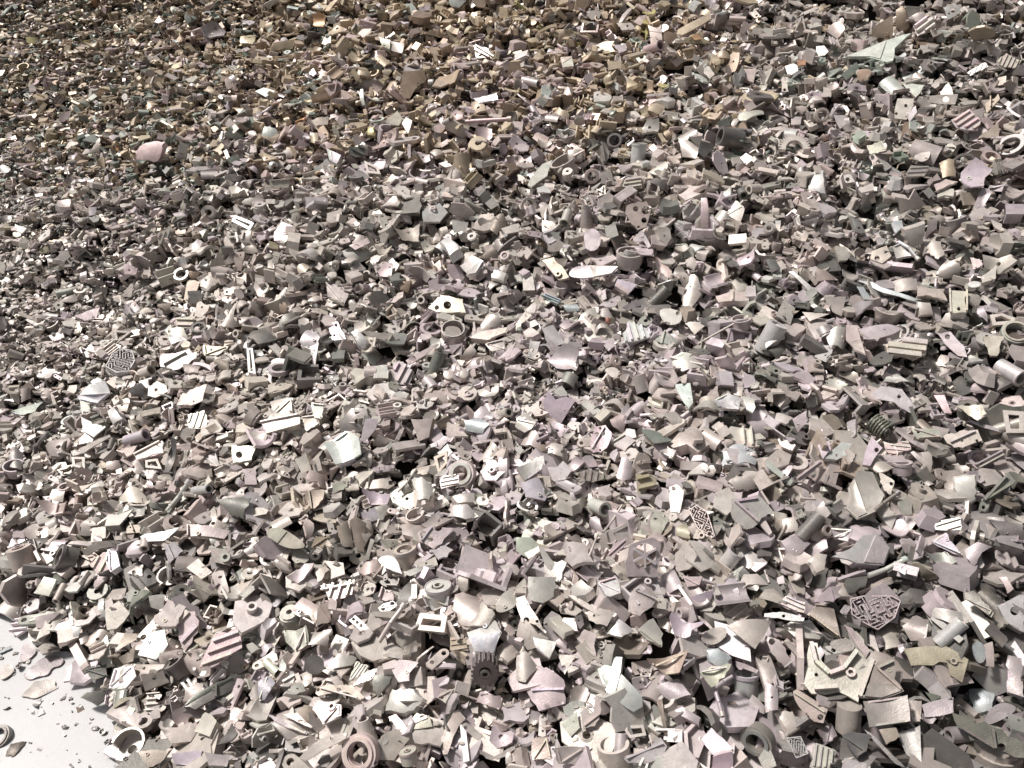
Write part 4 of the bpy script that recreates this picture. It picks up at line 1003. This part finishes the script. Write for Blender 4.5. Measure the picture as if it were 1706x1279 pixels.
LAND = []
def place(h, rng):
    k = h['kind']; xy = h['xy']
    if k in 'TBK' and len(xy) == 2:
        (ax, ay), (bx, by) = xy; r = h['ex'][0] if k != 'B' else h['ex'][0] / 2; d = np.array([bx - ax, by - ay]); L = np.linalg.norm(d); s = np.array([-d[1], d[0]]) / L * r
        foot = [(ax + s[0], ay + s[1]), (bx + s[0], by + s[1]), (bx - s[0], by - s[1]), (ax - s[0], ay - s[1])]
    elif k in 'RG': foot = circle(xy[0][0], xy[0][1], h['ex'][0], 12)
    elif k == 'T': foot = xy
    else: foot = xy
    f = np.array(foot); c = f.mean(0); floor = 'f' in h['o']
    P0 = hit_base(c[0], c[1], HB if floor else HS); ix, iy = cells(P0[None])
    ns = unit(np.array([-gx[ix[0], iy[0]], -gy[ix[0], iy[0]], 1.0])); v = unit(CP - P0)
    wn = {'w': .8, 'c': .72}.get(h['tint'], .5)
    n = np.array([0, 0, 1.0]) if floor else unit(ns * wn + v * (1 - wn) + rng.normal(0, .13, 3))
    tx = float(h['o'].get('x', 0)); ty = float(h['o'].get('y', 0))
    if tx:
        M = np.array(Matrix.Rotation(math.radians(tx * 1.6), 3, Vector(RT))); n = unit(M @ -n) * -1 if False else unit(np.array(Matrix.Rotation(math.radians(-tx * 1.3), 3, 'X')) @ n)
    if ty: n = unit(np.array(Matrix.Rotation(math.radians(ty * 2), 3, 'Y')) @ n)
    if n @ v < .3: n = unit(n + v * .5)
    h['foot'] = foot; h['c'] = c
    D = np.array([ray(*p) for p in foot])
    # sample the whole footprint
    x0, y0 = f.min(0); x1, y1 = f.max(0); g = max(1.6, math.sqrt((x1 - x0) * (y1 - y0)) / 26)
    X, Y = np.meshgrid(np.arange(x0, x1, g), np.arange(y0, y1, g)); m = pip_np(X, Y, foot)
    if m.sum() < 6: SX, SY = f[:, 0], f[:, 1]
    else: SX, SY = X[m], Y[m]
    DS = np.array([ray(a, b) for a, b in zip(SX, SY)])
    dc = ray(*c); t0 = np.linalg.norm(P0 - CP)
    if floor:
        P0 = CP + dc * ((0.006 - CAM_Z) / dc[2]); lift = 0
    else:
        for lift in np.arange(-.03, .15, .004):
            Q0 = CP + dc * (t0 - lift); ts = ((Q0 - CP) @ n) / (DS @ n); Q = CP + ts[:, None] * DS
            ix, iy = cells(Q)
            if (Q[:, 2] > H[ix, iy] - .003).mean() > .93: break
        P0 = Q0
    ts = ((P0 - CP) @ n) / (DS @ n); Q = CP + ts[:, None] * DS; ix, iy = cells(Q)
    np.maximum.at(H, (ix, iy), Q[:, 2]); h['Q'] = Q; h['depth'] = np.linalg.norm(P0 - CP)
    u = unit(RT - n * (RT @ n)); w_ = np.cross(n, u)
    h['P0'], h['n'], h['u'], h['w'] = P0, n, u, w_
    def loc(px, py):
        d = ray(px, py); t = ((P0 - CP) @ n) / (d @ n); q = CP + d * t - P0; return (float(q @ u), float(q @ w_))
    h['loc'] = loc; h['sc'] = h['depth'] / FPX * 1.05

def ccw(p):
    a = sum(p[i][0] * p[(i + 1) % len(p)][1] - p[(i + 1) % len(p)][0] * p[i][1] for i in range(len(p)))
    return p if a > 0 else p[::-1]
def hole_pts(loc, x, y, r, n=14): return [loc(*q) for q in circle(x, y, r, n)]
def build_hero(h):
    rng = random.Random(h['i'] * 7 + 3); k = h['kind']; o = h['o']; loc = h['loc']; px2m = h['sc']; parts = []
    t_ = float(o['t']) if 't' in o and k != 'R' else 1.0
    if k in 'PSFWC' or k == 'M':
        poly = ccw([loc(*p) for p in h['xy']]); A = np.array(poly); size = math.sqrt(max(1e-6, np.ptp(A[:, 0]) * np.ptp(A[:, 1])))
        size = max(size, .5 * max(np.ptp(A[:, 0]), np.ptp(A[:, 1])))
        th = min(.008, max(.0022, size * .055)) * t_
        if 's' in o: poly = smooth_poly(poly, 2)
        else: poly = roughen(poly, size, rng, .16, .006 if 'e' in o else .028)
        holes = [hole_pts(loc, *q) for q in h['h']]
        bend = []
        if 'b' in o:
            a, kk = map(float, o['b'].split(',')); a = math.radians(a); bend = [(math.cos(a), math.sin(a), kk / size)]
        elif k == 'S':
            A2 = A - A.mean(0); ev, evec = np.linalg.eigh(A2.T @ A2); e0 = evec[:, 0]; bend = [(e0[0], e0[1], -1.15 / size)]
        elif k == 'P': a = rng.random() * 3.14; bend = [(math.cos(a), math.sin(a), rng.uniform(-.28, .22) / size)]
    def zt(p):
        q = np.array(p) - np.array(poly).mean(0); return sum(kk * (q @ np.array([a, b])) ** 2 for a, b, kk in bend) * .8
    def rib(p, q, hg, wd, nm='rib', z=0):
        p = np.array(p); q = np.array(q); m = (p + q) / 2; d = (q - p) / 2; s = np.array([-d[1], d[0]]); s = s / (np.linalg.norm(s) + 1e-9) * wd / 2
        return (nm, box((m[0], m[1], z + hg / 2 - .0006), (d[0], d[1], 0), (s[0], s[1], 0), (0, 0, hg / 2)))
    if k in 'PS':
        main = 'plate' if k == 'P' else 'shell'
        parts.append((main, slab(poly, holes, th, bend, size * .018, size * (.13 if k == 'S' or abs(bend[0][2] * size) > .35 else .2), h['i'] * 1.3)))
        for (x1, y1, x2, y2) in h['r']: p, q = loc(x1, y1), loc(x2, y2); parts.append(rib(p, q, size * .10, th * .9, 'rib', (zt(p) + zt(q)) / 2))
        if k == 'P' and not h['r'] and not ({'e', 's', 'f'} & set(o)) and h['c'][1] > 560 and rng.random() < .55:
            m_ = h['c']; q = [(m_[0] + (x - m_[0]) * .82, m_[1] + (y - m_[1]) * .82) for x, y in h['xy']]; i0 = rng.randrange(len(q))
            for j in ((i0, (i0 + len(q) // 2) % len(q)), (i0, (i0 + 1) % len(q)))[:rng.choice([1, 2, 2])]:
                a_, b_ = loc(*q[j[0]]), loc(*q[j[1]]); za, zb = zt(a_), zt(b_)
                if abs(za - zb) < size * .1: parts.append(rib(a_, b_, size * rng.uniform(.06, .13), th * .9, 'rib', (za + zb) / 2))
        for (x, y, r) in h['bs']:
            c = loc(x, y); r_ = r * px2m; parts.append(('boss', tube((*c, -.001), (*c, r_ * .8), r_, r_ * .5, 16)))
        if k == 'P' and 'f' not in o and 's' not in o and size > .025:      # a broken side wall still standing under one or two edges
            P_ = [loc(*q) for q in h['xy']]; P_ = ccw(P_); n = len(P_); mn = min(range(n), key=lambda i: (P_[i][1] + P_[(i + 1) % n][1]))
            for i in {mn, rng.randrange(n)} if rng.random() < .75 else set():
                a = np.array(P_[i]); b = np.array(P_[(i + 1) % n])
                if np.linalg.norm(b - a) < size * .25: continue
                hg = size * rng.uniform(.12, .34); ins = np.array([-(b - a)[1], (b - a)[0]]); ins = ins / np.linalg.norm(ins) * th * .62
                a2, b2 = a * .96 + b * .04 + ins, b * .96 + a * .04 + ins
                zz = (zt(a) + zt(b)) / 2; parts.append(rib(a2, b2, hg, th, 'side_wall', zz - hg - th * .4))
        if k == 'P' and size > .06 and 'f' not in o and not h['r'] and not h['h'] and rng.random() < .45:      # a raised machined pad on the casting skin
            a_ = rng.random() * 6.28; nn = np.array([math.cos(a_), math.sin(a_)]); Pq = [A.mean(0) + (np.array(loc(*z)) - A.mean(0)) * .93 for z in h['xy']]; sub = []
            for j in range(len(Pq)):                     # keep what lies on one side of a step line
                u0, u1 = Pq[j], Pq[(j + 1) % len(Pq)]; f0, f1 = (u0 - A.mean(0)) @ nn - size * .06, (u1 - A.mean(0)) @ nn - size * .06
                if f0 > 0: sub.append(tuple(u0))
                if f0 * f1 < 0: sub.append(tuple(u0 + (u1 - u0) * f0 / (f0 - f1)))
            sub = ccw(sub) if len(sub) > 2 else [tuple(q) for q in Pq]
            pv, pf, psm = slab(sub, [], th, None, 0, size * .2); pv[:, 2] += np.array([sum(kk * ((q[:2] - np.array(poly).mean(0)) @ np.array([a, b])) ** 2 for a, b, kk in bend) for q in pv]) + th * .55
            parts.append(('pad', (pv, pf, psm)))
        if k == 'P' and size > .05 and rng.random() < .3 and not h['bs'] and not h['h']:   # stub of a screw pillar
            A3 = A.mean(0) + (A[rng.randrange(len(A))] - A.mean(0)) * .45; r_ = size * rng.uniform(.05, .08); z0 = zt(A3)
            parts.append(('boss', tube((A3[0], A3[1], z0 - .001), (A3[0], A3[1], z0 + r_ * rng.uniform(.3, .9)), r_, r_ * .5, 12)))
    elif k == 'C':
        tall = size * rng.uniform(.28, .42)
        parts.append(('body', slab(poly, holes, tall, [(1, 0, -.35 / size), (0, 1, -.35 / size)], size * .03, size * .16, h['i'] * 1.1, -.16)))
    elif k == 'F':
        d, n, hg = o['d'].split(','); d = math.radians(float(d)); n = int(n); hg = float(hg) * size
        parts.append(('plate', slab(poly, holes, th * 1.2, bend, size * .01, 0, h['i'])))
        P_ = [np.array(loc(*q)) for q in h['xy']]; c = np.mean(P_, 0); u = np.array([math.cos(d), math.sin(d)]); v = np.array([-u[1], u[0]])
        pr = [(q - c) @ v for q in P_]; lo, hi = min(pr), max(pr)
        for j in range(n):
            s = lo + (hi - lo) * (j + .6) / (n + .2); hits = []
            for i in range(len(P_)):
                a, b = P_[i], P_[(i + 1) % len(P_)]; fa, fb = (a - c) @ v - s, (b - c) @ v - s
                if fa * fb < 0: q = a + (b - a) * fa / (fa - fb); hits.append((q - c) @ u)
            if len(hits) >= 2:
                a, b = min(hits), max(hits); m = (b - a) * .04; parts.append(rib(c + u * (a + m) + v * s, c + u * (b - m) + v * s, hg, max(th, (hi - lo) / n * .26), 'rib'))
        for (x1, y1, x2, y2) in h['r']: parts.append(rib(loc(x1, y1), loc(x2, y2), hg * 1.1, th, 'rib'))
    elif k == 'W':
        wd = float(o.get('w', 16)) * ZS * px2m; P_ = [np.array(q) for q in ccw([loc(*q) for q in h['xy']])]; c = np.mean(P_, 0)
        inner = []
        for i, q in enumerate(P_):
            a = unit(P_[i - 1] - q); b = unit(P_[(i + 1) % len(P_)] - q); bi = unit(a + b) if np.linalg.norm(a + b) > .1 else unit(c - q)
            if bi @ (c - q) < 0: bi = -bi
            sn = max(.45, abs(a[0] * bi[1] - a[1] * bi[0])); inner.append(tuple(q + bi * min(wd / sn, .42 * np.linalg.norm(c - q))))
        parts.append(('frame', slab([tuple(q) for q in P_], [inner], max(.006, wd * 1.6), None, 0, 0)))
    elif k == 'M':
        an = math.radians(float(o.get('a', 0))); u = np.array([math.cos(an), math.sin(an)]); v = np.array([-u[1], u[0]])
        base = np.array([loc(*q) for q in h['xy']]); c = base.mean(0); hg = size * .16
        V, F_, S_ = slab(poly, [], th, None, 0, 0); V[:, 2] -= hg; parts.append(('plate', (V, F_, S_)))
        g = size * (.085 if size > .06 else .12); wt = g * .30; ms = []; P_ = [tuple(q) for q in base]
        a0 = (base - c) @ u; b0 = (base - c) @ v; nu = int((a0.max() - a0.min()) / g) + 1; nv = int((b0.max() - b0.min()) / g) + 1
        def W(i, j): return c + u * (a0.min() + i * g) + v * (b0.min() + j * g)
        inside = {(i, j) for i in range(nu + 1) for j in range(nv + 1) if pip(*W(i, j), P_)}; seen = set()
        for st in sorted(inside):                                       # long winding walls that never branch
            if st in seen: continue
            cur = st; seen.add(cur); dirn = rng.choice([(1, 0), (0, 1)]); L = rng.randint(5, 16)
            for _ in range(L):
                opt = [dirn] * 5 + [(1, 0), (0, 1), (-1, 0), (0, -1)]; rng.shuffle(opt); nxt = None
                for q in opt:
                    nn = (cur[0] + q[0], cur[1] + q[1])
                    if nn in inside and nn not in seen: nxt = nn; dirn = q; break
                if nxt is None: break
                p, q = W(*cur), W(*nxt); e = unit(q - p) * wt * .5; ms.append(rib(p - e, q + e, hg, wt, 'w', -hg)[1]); seen.add(nxt); cur = nxt
        for i in range(len(P_)): ms.append(rib(P_[i], P_[(i + 1) % len(P_)], hg * 1.05, wt * 1.1, 'w', -hg)[1])
        parts.append(('channel_wall', join(ms)))
    elif k == 'T':
        (ax, ay), (bx, by) = h['xy'][:2]; r = h['ex'][0] * px2m; A, B = np.array([*loc(ax, ay), 0]), np.array([*loc(bx, by), 0]); L = np.linalg.norm(B - A)
        A[2] -= r * .6 + L * .22; B[2] += L * .22 - r * .1
        ri = r * float(o.get('ri', .74)); r2 = r * float(o['r2']) if 'r2' in o else None
        parts.append(('barrel', tube(A, B, r * 1.04, None if 's' in o else ri, 24, r2 * 1.04 if r2 else None)))
        if 's' not in o and rng.random() < .6: d = unit(B - A); rr = r2 or r; parts.append(('rim', tube(B - d * r * .22, B + d * .0015, rr * 1.13, rr * 1.06, 24)))
        if h['tint'] in 'mn' and 'ri' in o: d = unit(B - A); parts.append(('inner_ring', tube(B - d * r * .3, B + d * r * .12, ri * .75, ri * .5, 20)))
        size = r * 2
    elif k in 'R':
        c = np.array([*loc(*h['xy'][0]), 0]); ro, ri = h['ex'][0] * px2m, h['ex'][1] * px2m; hg = ro * .36 * float(o.get('t', 1))
        yy = float(o.get('y', 0)); ax_ = unit(np.array([rng.uniform(-.3, .3), rng.uniform(-.5, .1), 1]))
        parts.append(('ring', tube(c - ax_ * hg, c + ax_ * hg * .3, ro, ri, 26)))
        parts.append(('collar', tube(c - ax_ * hg * .6, c + ax_ * (hg * .3 + ro * .12), ri + (ro - ri) * .62, ri + (ro - ri) * .12, 26)))
        size = ro * 2
    elif k == 'G':
        cx, cy = h['xy'][0]; ro, ri = h['ex']; n = 18; pr = []
        half = h['tint'] == 'c'
        for i in range(n):
            for (f, s) in ((0, .84), (.22, 1), (.5, 1), (.72, .84)):
                a = 2 * math.pi * (i + f) / n; pr.append((a, s))
        if half:
            pr = [(a / 2 + math.pi, s) for a, s in pr]; outline = [loc(cx + ro * s * math.cos(a), cy + ro * s * math.sin(a)) for a, s in pr] + [loc(cx + ri * math.cos(a), cy + ri * math.sin(a)) for a in [2 * math.pi - math.pi * j / 14 for j in range(15)]]
            parts.append(('rim', slab(ccw(outline), [], .012, None)))
        else:
            outline = [loc(cx + ro * s * math.cos(a), cy + ro * s * math.sin(a)) for a, s in pr]
            parts.append(('rim', slab(ccw(outline), [hole_pts(loc, cx, cy, ri, 20)], ro * px2m * .7, None)))
            c = loc(cx, cy); parts.append(('hub', tube((*c, -.02), (*c, .004), ri * px2m * .8, ri * px2m * .4, 18)))
        size = ro * px2m * 2
    elif k == 'B':
        (ax, ay), (bx, by) = h['xy']; r = h['ex'][0] * px2m / 2; A, B = np.array([*loc(ax, ay), -r]), np.array([*loc(bx, by), r * .4]); M = (A + B) / 2 + np.array([0, 0, .01 * rng.uniform(-1, 1)])
        parts.append(('rod', join([tube(A, M, r, None, 10), tube(M, B, r, None, 10, r * .9)]))); size = r * 4
        if r > .004: parts.append(('end_knob', tube(B - unit(B - A) * r * .8, B + unit(B - A) * r * 1.2, r * 1.35, r * .6, 12)))
    elif k == 'K':
        (ax, ay), (bx, by) = h['xy']; R_ = h['ex'][0] * px2m; A, B = np.array([*loc(ax, ay), -R_ * .5]), np.array([*loc(bx, by), R_ * .2]); u, v, d = frame_of(B - A); wr = R_ * .13; ms = []
        n = 84; P = [A + (B - A) * i / n + R_ * (u * math.cos(i * .49) + v * math.sin(i * .49)) for i in range(n + 1)]
        for i in range(n): ms.append(tube(P[i], P[i + 1], wr, None, 8))
        V, F_, S_ = join(ms); parts.append(('coil', (V, F_, [len(f) == 4 for f in F_]))); parts.append(('core', tube(A, B, R_ * .55, R_ * .3, 14))); size = R_ * 2
    return parts, size

def relation(a, b):
    dx, dy = a['c'][0] - b['c'][0], a['c'][1] - b['c'][1]; ax, ay = abs(dx), abs(dy)
    if ax > 2.2 * ay: return 'right of' if dx > 0 else 'left of'
    if ay > 2.2 * ax: return 'below' if dy > 0 else 'above'
    return ('below' if dy > 0 else 'above') + (' and right of' if dx > 0 else ' and left of')
def label_all():
    used = set(); L = [h for h in HERO if 'L' in h['o']]
    for h in HERO:
        near = sorted([l for l in L if l is not h], key=lambda l: (l['c'][0] - h['c'][0]) ** 2 + (l['c'][1] - h['c'][1]) ** 2); d = h['desc']; nw = len(d.split())
        cand = []
        for l in near[:6]: cand.append(f"{d}, {relation(h, l)} the {l['o']['L']}")
        for l in cand:
            if l not in used and 4 <= len(l.replace(',', '').split()) <= 16: break
        else: l = cand[0]
        if 'f' in h['o'] or (nw >= 4 and ('edge' in d or 'uppermost' in d)): l = d if nw >= 4 and d not in used else l
        used.add(l); h['label'] = l
# ------------------------------------------------------------------ the setting
def plain_mat(name, nodes):
    m = bpy.data.materials.new(name); m.use_nodes = True; nodes(m.node_tree, m.node_tree.nodes['Principled BSDF']); return m
def floor_nodes(t, b):
    N = t.nodes.new; L = t.links.new; tc = N('ShaderNodeTexCoord')
    a = N('ShaderNodeTexNoise'); a.inputs['Scale'].default_value = 2.2; a.inputs['Detail'].default_value = 9; a.inputs['Roughness'].default_value = .6; L(tc.outputs['Object'], a.inputs['Vector'])
    c = N('ShaderNodeTexNoise'); c.inputs['Scale'].default_value = 70; c.inputs['Detail'].default_value = 5; L(tc.outputs['Object'], c.inputs['Vector'])
    r = N('ShaderNodeValToRGB'); r.color_ramp.elements[0].position = .3; r.color_ramp.elements[0].color = (.40, .40, .405, 1); r.color_ramp.elements[1].position = .6; r.color_ramp.elements[1].color = (.52, .52, .525, 1); L(a.outputs[0], r.inputs[0])
    g = N('ShaderNodeMapRange'); g.inputs['From Min'].default_value = .62; g.inputs['From Max'].default_value = .75; g.inputs['To Max'].default_value = .5; L(c.outputs[0], g.inputs[0])
    x = N('ShaderNodeMix'); x.data_type = 'RGBA'; x.inputs[7].default_value = (.33, .32, .30, 1); L(g.outputs[0], x.inputs[0]); L(r.outputs[0], x.inputs[6]); L(x.outputs[2], b.inputs['Base Color'])
    b.inputs['Roughness'].default_value = .6; bp = N('ShaderNodeBump'); bp.inputs['Strength'].default_value = .25; bp.inputs['Distance'].default_value = .003; L(c.outputs[0], bp.inputs['Height']); L(bp.outputs[0], b.inputs['Normal'])
def gap_shade_nodes(t, b):
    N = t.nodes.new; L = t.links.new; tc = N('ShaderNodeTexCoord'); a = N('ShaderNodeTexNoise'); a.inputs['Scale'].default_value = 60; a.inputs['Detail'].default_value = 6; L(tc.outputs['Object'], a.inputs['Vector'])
    r = N('ShaderNodeValToRGB'); r.color_ramp.elements[0].color = (.03, .025, .022, 1); r.color_ramp.elements[1].color = (.04, .034, .03, 1); L(a.outputs[0], r.inputs[0]); L(r.outputs[0], b.inputs['Base Color']); b.inputs['Roughness'].default_value = .9  # near-black mound: the shade down in the gaps is put into its colour
def raw(name, V, F, mat, smooth=False):
    me = bpy.data.meshes.new(name); me.from_pydata([tuple(v) for v in V], [], F); me.materials.append(mat)
    if smooth: me.polygons.foreach_set('use_smooth', [True] * len(F))
    return link(name, me)
g = raw('ground', [(-60, -60, 0), (60, -60, 0), (60, 60, 0), (-60, 60, 0)], [(0, 1, 2, 3)], plain_mat('pale_concrete', floor_nodes)); g['kind'] = 'structure'
nx, ny = HC.shape
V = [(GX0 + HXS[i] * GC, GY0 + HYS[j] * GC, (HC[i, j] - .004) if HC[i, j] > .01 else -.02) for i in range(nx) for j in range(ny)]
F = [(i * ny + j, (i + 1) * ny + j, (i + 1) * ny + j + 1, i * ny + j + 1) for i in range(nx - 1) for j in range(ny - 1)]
mm = raw('terrain', V, F, plain_mat('gap_shade', gap_shade_nodes), True); mm['kind'] = 'structure'

# ------------------------------------------------------------------ pieces one can point to
nrng = np.random.default_rng(3)
for h in HERO: place(h, nrng)
label_all()
for h in HERO:
    parts, size = build_hero(h); nm, cat, grp = KIND[h['kind']]; rng = random.Random(h['i'])
    v = math.exp(rng.gauss(0, .09)); c = TINT[h['tint']]; k_ = .55 if h['c'][1] > 330 and h['tint'] in 'tbpgmyo' else 0
    c = tuple(min(.86, (x * (1 - k_) + k_ * y * sum(c) / 1.33) * v) for x, y in zip(c, TINT['n']))
    if h['c'][0] > 1380 and h['c'][1] > 1040: c = tuple(x * .78 for x in c)            # the heavy castings in this corner are toned darker
    if h['kind'] == 'M': c = tuple(x * .8 for x in c)
    if 'f' in h['o']: c = tuple(x * .62 for x in c)
    M = Matrix(((h['u'][0], h['w'][0], h['n'][0]), (h['u'][1], h['w'][1], h['n'][1]), (h['u'][2], h['w'][2], h['n'][2])))
    if len(parts) == 1:
        root = link(nm, make_mesh(nm, *parts[0][1], c))
    else:
        root = link(nm, None); root.empty_display_size = .02
        for pn, (V, F, S) in parts: link(pn, make_mesh(pn, V, F, S, tuple(x * rng.uniform(.92, 1.06) for x in c)), root)
    root.location = h['P0']; root.rotation_euler = M.to_euler()
    root['label'] = h['label']; root['category'] = cat; root['group'] = grp
    h['poly_in'] = [(h['c'][0] + (x - h['c'][0]) * .97, h['c'][1] + (y - h['c'][1]) * .97) for x, y in h['foot']]

# ------------------------------------------------------------------ loose pieces that lie over one of those are taken off, the rest is one heap
FP = np.array([f['P'].mean(0) for f in FILL]); px, py, pz = project(FP); dist = np.linalg.norm(FP - CP, axis=1)
drop_ = np.zeros(len(FILL), bool)
fx, fy, _ = project(np.concatenate([f['P'][:100] for f in FILL])); fx = fx.reshape(-1, 100); fy = fy.reshape(-1, 100)
fd = np.stack([np.linalg.norm(f['P'][:100] - CP, axis=1) for f in FILL])
for h in HERO:
    A = np.array(h['foot']); lo, hi = A.min(0), A.max(0); n = h['n']; P0 = h['P0']
    idx = np.where(((fx > lo[0]) & (fx < hi[0]) & (fy > lo[1]) & (fy < hi[1])).any(1))[0]
    for i in idx:
        P = FILL[i]['P'][:100]; over = ((P - P0) @ n > .001) & pip_np(fx[i], fy[i], h['poly_in'])
        if over.mean() > .015: drop_[i] = True
vs = []; fl = []; lo_ = []; sm = []; cs = []; off = 0
for i, f in enumerate(FILL):
    if drop_[i]: continue
    tp = f['tp']; V = tp['V'] @ f['R'].T * f['s'] + f['pos']
    vs.append(V.astype(np.float32)); 
    if 'fr' not in tp: tp['fr'] = fresh(len(V), tp['F'], tp['S'])[:, None]
    cc = np.ones((len(V), 4), np.float32); cc[:, :3] = np.array(f['c'])[None] * tp['fr']; cs.append(cc)
    if 'lv' not in tp: tp['lv'] = np.array([j for q in tp['F'] for j in q], np.int32); tp['ln'] = np.array([len(q) for q in tp['F']], np.int32)
    fl.append(tp['lv'] + off); lo_.append(tp['ln']); sm.append(np.array(tp['S'], bool)); off += len(V)
vs = np.concatenate(vs); fl = np.concatenate(fl); ln = np.concatenate(lo_)
me = bpy.data.meshes.new('scrap_heap'); me.vertices.add(len(vs)); me.vertices.foreach_set('co', vs.ravel()); me.loops.add(len(fl)); me.loops.foreach_set('vertex_index', fl.astype(np.int32))
me.polygons.add(len(ln)); me.polygons.foreach_set('loop_start', np.concatenate([[0], np.cumsum(ln)[:-1]]).astype(np.int32)); me.update(calc_edges=True); me.polygons.foreach_set('use_smooth', np.concatenate(sm))
at = me.attributes.new('tint', 'FLOAT_COLOR', 'POINT'); at.data.foreach_set('color', np.concatenate(cs).ravel()); me.materials.append(MAT)
heap = link('scrap_heap', me); heap['kind'] = 'stuff'; heap['label'] = 'heap of countless small broken alloy castings and shards'; heap['category'] = 'scrap heap'
print('FILL', len(FILL), 'dropped', int(drop_.sum()), 'verts', len(vs), 'faces', len(ln), 'heroes', len(HERO))
